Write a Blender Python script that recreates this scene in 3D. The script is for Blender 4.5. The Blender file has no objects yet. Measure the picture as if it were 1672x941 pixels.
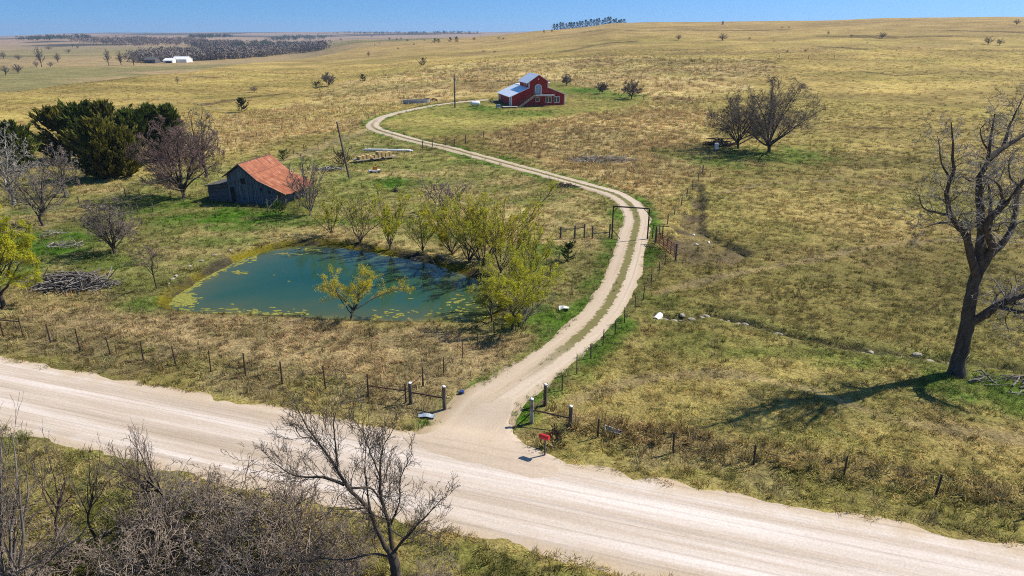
import bpy, math, random
import numpy as np
from mathutils import Vector, Matrix

S = bpy.context.scene
C = S.collection
R = math.radians

# ------------------------------------------------------------------ camera, sky, sun, exposure
FPX, PITCH, CAMH = 1115.0, R(20.6), 20.0
cam_d = bpy.data.cameras.new('camera')
cam = bpy.data.objects.new('camera', cam_d); C.objects.link(cam)
cam.location = (0, 0, CAMH); cam.rotation_euler = (R(90) - PITCH, 0, 0)
cam_d.sensor_width = 36; cam_d.lens = 36 * FPX / 1672
cam_d.clip_end = 30000; cam_d.clip_start = .5
S.camera = cam

SUN_EL, SUN_AZ = R(46), R(70)            # azimuth clockwise from +Y
HAZE = .00010
world = bpy.data.worlds.new('World'); S.world = world; world.use_nodes = True
wn = world.node_tree.nodes; wl = world.node_tree.links
bg = wn['Background']; bg.inputs['Strength'].default_value = .085
sky = wn.new('ShaderNodeTexSky'); sky.sky_type = 'NISHITA'; sky.sun_disc = False
sky.sun_elevation = SUN_EL; sky.sun_rotation = SUN_AZ; sky.altitude = 400
sky.air_density = 1.0; sky.dust_density = .7; sky.ozone_density = 6.0
tc = wn.new('ShaderNodeTexCoord'); vm = wn.new('ShaderNodeVectorMath'); vm.operation = 'ADD'
vm.inputs[1].default_value = (0, 0, .13)  # clear dry air: the blue reaches down to the horizon
vn = wn.new('ShaderNodeVectorMath'); vn.operation = 'NORMALIZE'
wl.new(tc.outputs['Generated'], vm.inputs[0]); wl.new(vm.outputs[0], vn.inputs[0]); wl.new(vn.outputs[0], sky.inputs[0])
hs = wn.new('ShaderNodeHueSaturation'); hs.inputs['Saturation'].default_value = 1.22; hs.inputs['Value'].default_value = 1.25
wl.new(sky.outputs[0], hs.inputs['Color']); wl.new(hs.outputs[0], bg.inputs['Color'])
sun_d = bpy.data.lights.new('sun', 'SUN'); sun_d.energy = 4.8; sun_d.angle = R(.5); sun_d.color = (1, .955, .86)
sun = bpy.data.objects.new('sun', sun_d); C.objects.link(sun)
sdir = Vector((math.sin(SUN_AZ) * math.cos(SUN_EL), math.cos(SUN_AZ) * math.cos(SUN_EL), math.sin(SUN_EL)))
sun.rotation_euler = sdir.to_track_quat('Z', 'Y').to_euler(); sun.location = (60, 20, 80)
S.view_settings.view_transform = 'Standard'; S.view_settings.look = 'None'
S.view_settings.exposure = 0.46; S.view_settings.gamma = 1.0; S.view_settings.use_curve_mapping = False
try:
    S.cycles.max_bounces = 5; S.cycles.use_denoising = False; S.cycles.pixel_filter_type = 'BLACKMAN_HARRIS'; S.cycles.filter_width = 1.05; S.cycles.transparent_max_bounces = 4; S.cycles.volume_bounces = 0
except Exception: pass

# ------------------------------------------------------------------ numeric helpers
def sstep(a, b, v):
    t = np.clip((np.asarray(v, float) - a) / (b - a), 0, 1); return t * t * (3 - 2 * t)
def _hash(ix, iy, seed):
    n = (ix.astype(np.int64) * 374761393 + iy.astype(np.int64) * 668265263 + seed * 1442695041) & 0xffffffff
    n = ((n ^ (n >> 13)) * 1274126177) & 0xffffffff
    return ((n ^ (n >> 16)) & 0xffff) / 65535.0
def vnoise(x, y, seed=0):
    x = np.asarray(x, float); y = np.asarray(y, float)
    ix = np.floor(x); iy = np.floor(y); fx = x - ix; fy = y - iy
    fx = fx * fx * (3 - 2 * fx); fy = fy * fy * (3 - 2 * fy)
    a = _hash(ix, iy, seed); b = _hash(ix + 1, iy, seed); c = _hash(ix, iy + 1, seed); d = _hash(ix + 1, iy + 1, seed)
    return (a * (1 - fx) + b * fx) * (1 - fy) + (c * (1 - fx) + d * fx) * fy
def fbm(x, y, sc, seed=0, octv=4):
    r = 0; a = .5; t = 0
    for k in range(octv):
        r = r + a * vnoise(np.asarray(x) / sc + 17.3 * k, np.asarray(y) / sc - 9.1 * k, seed + k); t += a; a *= .55; sc *= .47
    return r / t
def lerp(a, b, t): return a + (b - a) * t

# road: straight gravel road through (0, 26.1)
RS = -.322; RC = 1 / math.sqrt(1 + RS * RS); RY0 = 26.1; RHW = 3.6
def road_q(x, y): return (y - RY0 - RS * np.asarray(x)) * RC      # signed distance across the road
def road_p(x, y): return (np.asarray(x) + (np.asarray(y) - RY0) * RS) * RC

def h_base(x, y):
    x = np.asarray(x, float); y = np.asarray(y, float)
    D = np.hypot(x, y); s = x / np.maximum(y, 1.0); s = np.where(y < 1, np.sign(x) * 1.0, np.clip(s, -1, 1))
    front = sstep(-50, 60, y)
    A = np.interp(s, [-.28, -.05, .045, .087, .138, .18, .35, .515, .7], [0, 9, 18.3, 21, 26.5, 27.5, 28, 30.5, 30.5])
    z = A * sstep(120, 900, D) * front * (1 - .9 * sstep(950, 2400, D))
    z = z + 2.2 * sstep(105, 190, y) * sstep(-.33, -.02, s) * front
    dc = np.interp(s, [-1, -.7, -.45, -.28, -.2], [270, 297, 405, 600, 760])
    z = z - 14 * sstep(dc, dc + 170, D) * (1 - sstep(-.31, -.2, s)) * front * (1 - .7 * sstep(1500, 3500, D))
    far = sstep(900, 3000, D)
    z = z + far * (5 * np.sin(x / 620 + 1.3) * np.sin(y / 540 + .4) + 3.0 * np.sin(x / 260 + y / 410))
    z = z + sstep(2500, 5200, D) * np.interp(s, [-1, -.7, -.62, -.5, -.4, -.2, .02, .1], [-14, -12, 2, 9, 13, 9, 9, 3])
    z = z + (fbm(x, y, 90, 5, 3) - .5) * 3.0 * sstep(90, 260, D) * (1 - sstep(1500, 3000, D))
    z = z + (fbm(x, y, 24, 8, 2) - .5) * .5 * sstep(45, 90, D)
    q = road_q(x, y)
    z = z - .9 * sstep(4.9, 9.5, -q) * front
    z = z - .28 * sstep(3.7, 5.2, q) * (1 - sstep(5.6, 8, q))
    return z

def ray(px, py):
    u = (px - 836) / FPX; v = (470.5 - py) / FPX; c, s = math.cos(PITCH), math.sin(PITCH)
    return np.array([u, c + v * s, -s + v * c])
_T = np.geomspace(12, 9500, 2600)
def P(px, py):
    """point of the ground seen at a photograph coordinate"""
    d = ray(px, py); k = _T / math.hypot(d[0], d[1])
    X = d[0] * k; Y = d[1] * k; Z = CAMH + d[2] * k
    f = Z - h_base(X, Y); n = np.nonzero(f < 0)[0]
    if len(n) == 0: return np.array([X[-1], Y[-1], h_base(X[-1], Y[-1])])
    i = max(int(n[0]), 1); a, b = k[i - 1], k[i]
    for _ in range(25):
        m = (a + b) / 2
        if CAMH + d[2] * m - float(h_base(d[0] * m, d[1] * m)) < 0: b = m
        else: a = m
    return np.array([d[0] * b, d[1] * b, float(h_base(d[0] * b, d[1] * b))])
def at_depth(px, py, Y):
    d = ray(px, py); k = Y / d[1]; return np.array([d[0] * k, Y, CAMH + d[2] * k])

def poly_px(pts): return np.array([P(*p)[:2] for p in pts])
def sdf_poly(x, y, poly):                      # positive inside
    x = np.asarray(x, float); y = np.asarray(y, float)
    d2 = np.full(x.shape, 1e18); ins = np.zeros(x.shape, bool)
    n = len(poly)
    for i in range(n):
        ax, ay = poly[i]; bx, by = poly[(i + 1) % n]
        ex, ey = bx - ax, by - ay
        t = np.clip(((x - ax) * ex + (y - ay) * ey) / (ex * ex + ey * ey + 1e-12), 0, 1)
        d2 = np.minimum(d2, (x - ax - t * ex) ** 2 + (y - ay - t * ey) ** 2)
        cr = ((ay > y) != (by > y)) & (x < (bx - ax) * (y - ay) / (by - ay + 1e-12) + ax)
        ins ^= cr
    d = np.sqrt(d2); return np.where(ins, d, -d)
def catmull(pts, n=8):
    pts = np.asarray(pts, float); q = np.vstack([2 * pts[0] - pts[1], pts, 2 * pts[-1] - pts[-2]]); out = []
    for i in range(1, len(q) - 2):
        for t in np.linspace(0, 1, n, endpoint=False):
            a, b, c, d = q[i - 1:i + 3]
            out.append(.5 * (2 * b + (c - a) * t + (2 * a - 5 * b + 4 * c - d) * t * t + (3 * b - a - 3 * c + d) * t ** 3))
    out.append(pts[-1]); return np.array(out)
def dist_line(x, y, line):                      # distance to an open polyline, and arc position
    x = np.asarray(x, float); y = np.asarray(y, float); d2 = np.full(x.shape, 1e18); side = np.zeros(x.shape)
    for i in range(len(line) - 1):
        ax, ay = line[i]; ex, ey = line[i + 1] - line[i]
        t = np.clip(((x - ax) * ex + (y - ay) * ey) / (ex * ex + ey * ey + 1e-12), 0, 1)
        dd = (x - ax - t * ex) ** 2 + (y - ay - t * ey) ** 2
        sg = np.sign(ex * (y - ay) - ey * (x - ax))
        m = dd < d2; d2 = np.where(m, dd, d2); side = np.where(m, sg, side)
    return np.sqrt(d2), side

# driveway centre line (photograph coordinates of its course, from the road to the house)
DRV = catmull(poly_px([(742, 728), (782, 676), (835, 633), (893, 592), (948, 548), (985, 508), (1011, 462), (1026, 420), (1035, 385), (1040, 358),
    (1030, 336), (1004, 318), (962, 305), (905, 289), (850, 274), (790, 258), (735, 243), (690, 233), (645, 221), (616, 212), (608, 204),
    (622, 193), (655, 183), (705, 173), (750, 167), (797, 163)]), 7)
_seg = np.hypot(*np.diff(DRV, axis=0).T); DRVS = np.concatenate([[0], np.cumsum(_seg)])
DRV_HW = np.interp(DRVS, [0, 3, 9, 18, 40, 60, 120, 400], [2.6, 2.3, 1.75, 1.7, 1.6, 1.55, 1.5, 1.6])

POND = catmull(poly_px([(262, 493), (270, 480), (287, 468), (318, 450), (365, 424), (420, 404), (480, 393), (540, 392), (600, 400), (660, 411), (720, 424), (765, 440),
    (792, 447), (815, 464), (824, 486), (815, 508), (785, 522), (735, 524), (660, 522), (575, 521), (490, 516), (410, 512), (340, 509), (295, 506), (274, 502), (262, 493)]), 4)[:-1]
ERO = poly_px([(1085, 400), (1120, 345), (1143, 288), (1152, 330), (1150, 374), (1185, 392), (1226, 414), (1195, 436), (1120, 436)])
DITCH = poly_px([(1075, 514), (1110, 520), (1160, 511), (1250, 533), (1350, 560), (1450, 575), (1550, 586), (1672, 601), (1760, 612)])
WATER_Z = -.38

def h_full(x, y):
    x = np.asarray(x, float); y = np.asarray(y, float); z = h_base(x, y)
    D = np.hypot(x, y); near = D < 130
    if near.any():
        xn, yn = x[near], y[near]; zn = z[near]
        zn = zn + (fbm(xn, yn, 2.2, 31, 2) - .5) * .16 * sstep(4.2, 6, np.abs(road_q(xn, yn)))
        sp = sdf_poly(xn, yn, POND) + (fbm(xn, yn, 1.5, 61, 2) - .5) * .5
        zn = np.where(sp > -1.5, lerp(zn, -.05 - .38 * (sp + .2), sstep(-1.5, -.2, sp)), zn)
        zn = np.maximum(zn, -1.6)
        se = sdf_poly(xn, yn, ERO) + (fbm(xn, yn, 1.4, 12, 3) - .5) * 1.3
        zn = zn - .5 * sstep(0, .35, se) * (1 - sstep(1.2, 5, se))
        dd, _ = dist_line(xn, yn, DITCH); dd = dd + (fbm(xn, yn, 1.2, 14, 2) - .5) * .5
        zn = zn - .45 * (1 - sstep(.1, .7, dd))
        # shallow hollow under the gravel sheets so nothing pokes through
        zn = zn - .12 * sstep(RHW - .75, RHW - 1.3, np.abs(road_q(xn, yn)))
        z[near] = zn
    m = (D < 260) & (x > -45) & (x < 40) & (y > 25)
    if m.any():
        dv, _ = dist_line(x[m], y[m], DRV[::2]); z[m] = z[m] - .12 * sstep(1.5, 1.0, dv)
    return z
def ground_z(x, y): return float(h_full(np.array([x]), np.array([y]))[0])
def G(px, py):
    p = P(px, py); p[2] = ground_z(p[0], p[1]); return p

# ------------------------------------------------------------------ where each kind of ground lies
def soft(x, y, px, w, seed, amp):
    return sstep(-w, w, sdf_poly(x, y, px) + (fbm(x, y, amp * 1.6, seed, 3) - .5) * amp * 2)
Z_STRAW = poly_px([(-200, 470), (0, 512), (150, 500), (270, 516), (560, 532), (840, 556), (930, 545), (890, 590), (790, 660), (735, 700), (640, 690), (300, 610), (0, 560), (-200, 540)])
Z_MEADOW = poly_px([(-200, 330), (0, 300), (300, 280), (470, 250), (560, 225), (640, 222), (735, 245), (870, 280), (1000, 318), (1040, 350), (1010, 460), (930, 545), (560, 540), (0, 520), (-200, 480)])
Z_TALL = poly_px([(330, 250), (345, 205), (400, 180), (545, 140), (700, 108), (870, 95), (1010, 92), (1280, 97), (1230, 130), (1140, 170), (1060, 168), (915, 130), (800, 150), (700, 168), (640, 180), (560, 212), (440, 252)])
Z_TALL2 = poly_px([(775, 218), (900, 192), (1000, 178), (1075, 165), (1150, 150), (1150, 230), (1147, 285), (1060, 345), (1030, 325), (940, 292), (870, 262), (810, 246)])
Z_LAWN = poly_px([(610, 205), (690, 176), (800, 162), (905, 133), (985, 148), (1066, 166), (1000, 178), (900, 193), (780, 220), (700, 225)])
Z_BANK = poly_px([(-200, 640), (0, 700), (300, 770), (600, 850), (1000, 945), (1000, 1100), (-200, 1100)])
Z_SOIL = ERO
# bright green patches: px, py, half width, half height in the photograph, strength
GREENS = [(400, 355, 150, 14, 1.0), (60, 405, 110, 30, 1.0), (170, 430, 90, 18, .9), (280, 335, 60, 14, .9), (20, 450, 50, 40, .8), (380, 372, 60, 8, .8), (345, 395, 60, 10, .6), (230, 500, 40, 12, .6),
    (560, 362, 120, 8, .8), (640, 298, 45, 9, 1.0), (700, 298, 70, 8, .5), (925, 296, 40, 6, .9), (800, 262, 60, 6, .7), (870, 432, 22, 14, 1.2), (880, 408, 40, 10, .9), (740, 380, 120, 14, .6), (880, 520, 60, 22, .8),
    (1245, 255, 95, 14, .75), (1165, 262, 60, 12, .7), (1100, 250, 40, 8, .5), (1590, 630, 110, 34, .85), (1660, 660, 70, 24, .75), (700, 692, 40, 10, 1.0), (850, 676, 22, 18, 1.0), (1050, 355, 14, 14, .9), (1015, 330, 10, 8, .6),
    (960, 148, 50, 5, 1.0), (1010, 156, 50, 5, .8), (850, 185, 60, 5, .7), (790, 178, 30, 5, .9), (600, 245, 60, 8, .5), (560, 290, 40, 10, .5), (640, 218, 22, 8, .5), (510, 270, 60, 6, .4), (1270, 575, 140, 10, .5), (1480, 590, 120, 12, .6),
    (1090, 492, 50, 14, .4), (1150, 560, 90, 20, .3), (860, 330, 30, 6, .5), (1000, 390, 20, 6, .5), (110, 700, 90, 14, .8), (60, 345, 60, 10, .5), (190, 455, 40, 10, .5), (300, 360, 70, 12, .6), (1160, 330, 60, 20, .3), (960, 620, 25, 25, .4), (1010, 520, 25, 20, .4)]
_gr = []
for px, py, rx, ry, st in GREENS:
    c = P(px, py); a = P(px + rx, py); b = P(px, py - ry); e = P(px, py + ry)
    _gr.append((c[0], c[1], abs(a[0] - c[0]), max(abs(b[1] - e[1]) / 2, .5), st))
LEDGES = [(poly_px(l), w) for l, w in (([(960, 52), (1040, 51), (1130, 49), (1200, 50), (1275, 49)], 5), ([(1060, 45), (1140, 46)], 4), ([(918, 85), (965, 75), (1005, 70), (1034, 68)], 3.5), ([(1390, 59), (1480, 61), (1560, 59)], 5), ([(1550, 50), (1640, 52), (1672, 54)], 5), ([(1335, 59), (1420, 62), (1462, 63)], 4),
    ([(1338, 76), (1410, 81)], 2.5), ([(1275, 96), (1362, 97)], 1.6), ([(1400, 116), (1470, 124), (1505, 122)], 1.5), ([(1385, 208), (1450, 210)], 1.2), ([(330, 172), (400, 160), (470, 152)], 2.0), ([(200, 117), (255, 116)], 3.0), ([(320, 125), (350, 127)], 2.5), ([(430, 205), (520, 185), (600, 165)], 1.2))]
TRAILS = [catmull(poly_px(l), 5) for l in ([(1075, 480), (1180, 452), (1300, 430), (1460, 398), (1690, 385)], [(1160, 318), (1260, 300), (1400, 296), (1560, 310), (1690, 305)], [(940, 655), (1040, 620), (1180, 612), (1330, 640), (1480, 690), (1690, 720)], [(1180, 140), (1330, 150), (1500, 140), (1690, 150)], [(60, 150), (200, 150), (330, 170), (400, 205)])]
TRACK = catmull(poly_px([(612, 209), (575, 220), (535, 236), (480, 256), (440, 268)]), 5)
def green_mask(x, y):
    g = np.zeros(np.shape(x)); n = (fbm(x, y, 5.0, 71, 4) - .5) * 1.5 + (fbm(x, y, 1.3, 75, 2) - .5) * .9
    for cx, cy, rx, ry, st in _gr:
        m = (np.abs(x - cx) < rx * 2) & (np.abs(y - cy) < ry * 2)
        if m.any():
            r = np.sqrt(((x[m] - cx) / rx) ** 2 + ((y[m] - cy) / ry) ** 2)
            g[m] = np.maximum(g[m], st * sstep(1.45, .35, r + n[m] * .95))
    return np.clip(g, 0, 1)

c_ = lambda *v: np.array(v)
COL = dict(past=c_(.305, .235, .075), past2=c_(.205, .172, .050), gold=c_(.405, .292, .092), gold2=c_(.31, .230, .072), tan=c_(.38, .245, .115), straw=c_(.40, .29, .135), straw2=c_(.25, .195, .085),
    mead=c_(.34, .26, .105), mead2=c_(.170, .165, .045), tall=c_(.41, .305, .125), tall2=c_(.30, .205, .082), lawn=c_(.20, .185, .045), lawn2=c_(.29, .235, .070), green=c_(.075, .155, .013), soil=c_(.13, .095, .055), mud=c_(.06, .05, .028),
    bank=c_(.16, .150, .038), bank2=c_(.27, .215, .075), algae=c_(.27, .22, .018), farblue=c_(.30, .235, .10))
for k_ in ('past', 'past2', 'straw', 'straw2', 'mead', 'mead2', 'tall', 'tall2', 'lawn', 'lawn2', 'bank', 'bank2', 'gold', 'gold2'): COL[k_] = COL[k_] * {'go': 1.08, 'pa': 1.12, 'st': 1.06, 'me': 1.14, 'ta': 1.18, 'la': 1.12, 'ba': 1.05}[k_[:2]]
def mixc(a, b, t): return a + (b - a) * np.asarray(t)[..., None]
def landscape(x, y):
    """albedo of the ground cover, its height factor and a tuft density factor"""
    x = np.asarray(x, float); y = np.asarray(y, float); D = np.hypot(x, y)
    n1 = fbm(x, y, 14, 41, 4); n2 = fbm(x, y, 3.0, 43, 3); n3 = fbm(x, y, 60, 47, 4); nl = fbm(x, y * 2.6, 170, 49, 4)
    pat = lambda n, a=.38, b=.62: sstep(a, b, n)
    col = mixc(COL['past'], COL['past2'], np.clip(pat(n1) * .75 + pat(n2, .45, .7) * .4, 0, 1)); col = mixc(col, COL['tall2'] * 1.1, .28 * sstep(.56, .7, fbm(x, y, 9, 53, 3)))
    hgt = np.full(x.shape, .75); den = np.ones(x.shape)
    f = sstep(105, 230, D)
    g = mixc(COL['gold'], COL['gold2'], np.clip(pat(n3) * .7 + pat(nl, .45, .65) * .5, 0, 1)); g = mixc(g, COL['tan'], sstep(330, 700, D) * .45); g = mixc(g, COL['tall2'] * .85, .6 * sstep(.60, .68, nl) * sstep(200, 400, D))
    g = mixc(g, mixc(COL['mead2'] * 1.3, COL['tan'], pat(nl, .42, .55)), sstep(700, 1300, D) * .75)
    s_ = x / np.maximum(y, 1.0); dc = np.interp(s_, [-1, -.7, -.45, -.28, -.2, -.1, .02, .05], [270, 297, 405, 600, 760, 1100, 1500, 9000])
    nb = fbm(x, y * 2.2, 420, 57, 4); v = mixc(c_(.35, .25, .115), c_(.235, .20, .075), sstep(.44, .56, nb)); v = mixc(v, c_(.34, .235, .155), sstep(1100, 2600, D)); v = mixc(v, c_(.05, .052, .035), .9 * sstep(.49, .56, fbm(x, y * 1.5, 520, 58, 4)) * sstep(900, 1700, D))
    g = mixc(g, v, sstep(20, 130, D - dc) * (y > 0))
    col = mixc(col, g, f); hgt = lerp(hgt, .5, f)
    for ln_, lw_ in LEDGES:
        lo, hi = ln_.min(0) - 30, ln_.max(0) + 30; bb = np.nonzero((x > lo[0]) & (x < hi[0]) & (y > lo[1]) & (y < hi[1]))
        if len(bb[0]): dl, _ = dist_line(x[bb], y[bb], ln_); wl_ = sstep(lw_ * 1.5, lw_ * .3, dl + (n2[bb] - .5) * lw_ * 2.2) * .75; col[bb] = mixc(col[bb], c_(.105, .075, .035), wl_)
    nr = D < 520; idx = np.nonzero(nr)
    X, Y = x[idx], y[idx]; c = col[idx]; h = hgt[idx]; d = den[idx]; m1, m2 = n1[idx], n2[idx]
    w = soft(X, Y, Z_MEADOW, 4, 81, 7); c = mixc(c, mixc(COL['mead'], COL['mead2'], np.clip(pat(m1, .42, .58) * .7 + pat(m2, .5, .68) * .5, 0, 1)), w); h = lerp(h, .8, w)
    w = soft(X, Y, Z_STRAW, .8, 83, 1.5); c = mixc(c, mixc(COL['straw'], COL['straw2'], pat(m2, .45, .7) * .7), w); h = lerp(h, .95, w); d = lerp(d, 1.3, w)
    for k, zn in enumerate((Z_TALL, Z_TALL2)):
        w = soft(X, Y, zn, 5 - 2 * k, 85 + k, 14 - 9 * k); c = mixc(c, mixc(COL['tall'], COL['tall2'], pat(m1, .46, .66) * .75), w); h = lerp(h, 1.25, w); d = lerp(d, 1.3, w)
    w = soft(X, Y, Z_LAWN, 2, 89, 3); c = mixc(c, mixc(COL['lawn'], COL['lawn2'], pat(m1, .4, .62)), w); h = lerp(h, .35, w); d = lerp(d, .6, w)
    w = soft(X, Y, Z_BANK, .5, 91, 1); c = mixc(c, mixc(COL['bank'], COL['bank2'], pat(m2, .45, .65)), w); h = lerp(h, 1.1, w); d = lerp(d, 1.3, w)
    q = road_q(X, Y)
    w = sstep(RHW - .3, RHW + .2, q) * sstep(RHW + 5.5, RHW + 3.2, q + (m2 - .5) * 2) * sstep(-60, -20, X + 0 * q)      # the far verge: dull olive grass then a brown ridge under the fence
    c = mixc(c, mixc(COL['past2'], COL['straw2'], pat(m2, .4, .6)), w * .8); h = lerp(h, 1.0, w)
    w = sstep(1.5, .3, np.abs(q - 7.2 + .0 * X)) * (X > 3); c = mixc(c, COL['tall2'] * .9, w * .7); h = lerp(h, 1.8, w * .8); d = lerp(d, 1.8, w)
    dv, _ = dist_line(X, Y, DRV[::2])
    w = sstep(3.4, 1.9, dv + (m2 - .5) * 2.4) * sstep(0, 3, q - RHW) * (X < 60); c = mixc(c, mixc(COL['green'], COL['mead2'], pat(m2)), w * .85); h = lerp(h, .6, w)
    dr = .84 + .30 * sstep(.36, .62, fbm(X, Y * 1.7, 46, 63, 3)); og = sstep(.5, .62, fbm(X, Y * 1.4, 30, 64, 3)); c = c * dr[..., None]; c = mixc(c, c * np.array([.86, .98, .78]), og * .4)
    for tl_ in TRAILS: dt_, _ = dist_line(X, Y, tl_); w = sstep(.9, .2, dt_ + (m2 - .5) * 1.2); c = mixc(c, mixc(COL['soil'] * 1.7, COL['straw'], pat(m2)), w * .55); d = d * (1 - .6 * w)
    dt_, _ = dist_line(X, Y, TRACK); w = sstep(2.6, .8, dt_ + (m2 - .5) * 2); c = mixc(c, mixc(c_(.25, .205, .10), COL['straw'], pat(m2)), w * .7); h = lerp(h, .4, w)
    gm = green_mask(X, Y); c = mixc(c, mixc(COL['green'], COL['mead2'], pat(m2, .46, .66) * .55), gm); h = lerp(h, .75, gm)
    se = sdf_poly(X, Y, ERO) + (m2 - .5) * 2; w = sstep(-.2, .9, se) * (.35 + .65 * sstep(.40, .56, m2)) * (.45 + .55 * sstep(4.5, 1.0, se)); c = mixc(c, mixc(COL['soil'], COL['straw2'], pat(m1) * .45), w); d = d * (1 - .85 * w); h = lerp(h, .6, w)
    w = sstep(.7, .15, np.abs(se - .25)) * (1 - sstep(0, 1, np.clip(-se, 0, 9))) * (Y < 95); c = mixc(c, COL['mud'] * 1.3, w * .6 * sstep(.38, .5, m2))
    dd, _ = dist_line(X, Y, DITCH); w = sstep(.75, .2, dd + (m2 - .5) * .7); c = mixc(c, COL['mud'] * 1.5, w); d = d * (1 - .9 * w)
    w = sstep(2.4, .8, dd + (m2 - .5)) * .6; c = mixc(c, COL['mead2'], w * (1 - sstep(.8, .1, dd)))
    sp = sdf_poly(X, Y, POND) + (m2 - .5) * .6
    w = sstep(-.9, -.05, sp); c = mixc(c, mixc(COL['algae'] * .55, COL['mud'], pat(m2, .35, .6)), w); d = d * (1 - sstep(-.55, -.15, sp)); h = lerp(h, .8, w)
    off = (np.abs(q) < RHW - .25 + (m2 - .5) * 2.0) | (dv < 1.45 + (m2 - .5) * .5) & (dv > .32) | (dv < 1.4) & (q < RHW + 4)
    d = np.where(off, 0, d)
    col[idx] = c; hgt[idx] = h; den[idx] = d
    return np.clip(col, .004, .9), hgt, den

# ------------------------------------------------------------------ materials
def new_mat(name):
    m = bpy.data.materials.new(name); m.use_nodes = True; nt = m.node_tree
    return m, nt, nt.nodes['Principled BSDF']
def mat(name, col, rough=.85, col2=None, scale=3.0, metal=0.0, bump=0.0, stretch=None, detail=5, thr=(.35, .65), spec=.25):
    m, nt, b = new_mat(name); b.inputs['Roughness'].default_value = rough; b.inputs['Metallic'].default_value = metal
    b.inputs['Specular IOR Level'].default_value = spec
    if col2 is None: col2 = tuple(c * .72 for c in col)
    t = nt.nodes.new('ShaderNodeTexCoord'); mp = nt.nodes.new('ShaderNodeMapping')
    if stretch: mp.inputs['Scale'].default_value = stretch
    n = nt.nodes.new('ShaderNodeTexNoise'); n.inputs['Scale'].default_value = scale; n.inputs['Detail'].default_value = detail
    r = nt.nodes.new('ShaderNodeValToRGB'); r.color_ramp.elements[0].position = thr[0]; r.color_ramp.elements[1].position = thr[1]
    r.color_ramp.elements[0].color = (*col, 1); r.color_ramp.elements[1].color = (*col2, 1)
    L = nt.links.new
    L(t.outputs['Object'], mp.inputs[0]); L(mp.outputs[0], n.inputs['Vector']); L(n.outputs[0], r.inputs[0]); L(r.outputs[0], b.inputs['Base Color'])
    if bump:
        bp = nt.nodes.new('ShaderNodeBump'); bp.inputs['Strength'].default_value = bump; bp.inputs['Distance'].default_value = .03
        L(n.outputs[0], bp.inputs['Height']); L(bp.outputs[0], b.inputs['Normal'])
    return m
M = {}
M['bark'] = mat('dark_bark', (.050, .038, .030), .95, (.11, .085, .065), 6, bump=.5, stretch=(1, 1, .3))
M['bark_grey'] = mat('grey_bark', (.13, .11, .095), .95, (.24, .21, .18), 5, stretch=(1, 1, .4))
M['twig'] = mat('brown_twigs', (.13, .095, .072), .95, (.23, .175, .13), 3)
M['twig_red'] = mat('reddish_twigs', (.23, .15, .125), .95, (.13, .085, .07), 2)
M['twig_grey'] = mat('grey_twigs', (.26, .21, .17), .95, (.13, .105, .085), 2)
M['twig_fg'] = mat('dark_brown_branchlets', (.06, .048, .040), .95, (.13, .105, .085), 2)
M['twig_old'] = mat('weathered_branch_ends', (.40, .35, .30), .95, (.09, .072, .06), 1.6, thr=(.44, .58))
M['twig_dark'] = mat('dark_twigs', (.13, .10, .078), .95, (.19, .15, .12), 3)
M['twig_pale'] = mat('pale_thicket_twigs', (.40, .31, .23), .95, (.17, .128, .095), 1.3)
M['pale_bark'] = mat('bleached_bark', (.42, .38, .32), .9, (.16, .14, .115), 2.2, thr=(.4, .6))
M['post'] = mat('weathered_post', (.085, .068, .055), .9, (.16, .13, .105), 9, stretch=(1, 1, .2))
M['steel_post'] = mat('rusty_steel_post', (.06, .035, .026), .8, (.10, .055, .038), 10)
M['wire'] = mat('rusty_wire', (.10, .085, .075), .8, metal=.2)
M['white_paint'] = mat('white_paint', (.80, .80, .78), .6, (.70, .69, .66), 3)
M['black_pipe'] = mat('black_pipe', (.030, .026, .025), .6, (.07, .05, .04), 5)
M['red_gate'] = mat('red_gate_paint', (.22, .035, .022), .55, (.13, .035, .025), 4)
M['red_paint'] = mat('bright_red_paint', (.62, .035, .035), .4, (.50, .03, .03), 4)
M['barn_red'] = mat('red_board_siding', (.40, .028, .019), .7, (.30, .020, .014), 1.6, stretch=(6, 6, .5))
M['stone'] = mat('pale_limestone', (.42, .37, .28), .95, (.25, .22, .17), 4, bump=.4)
M['dark_wood'] = mat('dark_weathered_wood', (.07, .065, .062), .9, (.13, .115, .10), 3, stretch=(1, 1, .2))
M['deck_wood'] = mat('silvered_deck_wood', (.42, .36, .28), .85, (.30, .25, .19), 4, stretch=(.3, 3, 1))
M['glass'] = mat('window_glass', (.03, .045, .06), .08, (.05, .07, .09), 1, spec=.8)
M['door_glass'] = mat('door_glass', (.22, .36, .46), .12, (.34, .48, .56), 1, spec=.8)
M['roof_metal'] = mat('galvanised_roof', (.92, .95, .97), .30, (.84, .89, .94), .8, metal=.1, stretch=(4, .3, 1), spec=.5)
M['blue_plastic'] = mat('blue_plastic', (.03, .07, .22), .5)
M['tan_wood'] = mat('yellow_tan_lumber', (.55, .40, .16), .8, (.42, .29, .12), 3)
M['orange'] = mat('orange_paint', (.75, .25, .03), .5)
M['black_rubber_and_shade'] = mat('black_rubber_and_shade', (.02, .02, .02), .8)  # tyres and sacks; also the black painted for shade inside building openings
M['cloth'] = mat('white_sheeting', (.70, .68, .64), .6, (.5, .5, .5), 2)
M['grey_sheet'] = mat('blue_grey_sheeting', (.34, .38, .42), .5, (.24, .27, .30), 3)
M['banner_blue'] = mat('banner_blue', (.04, .08, .24), .6)

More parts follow.
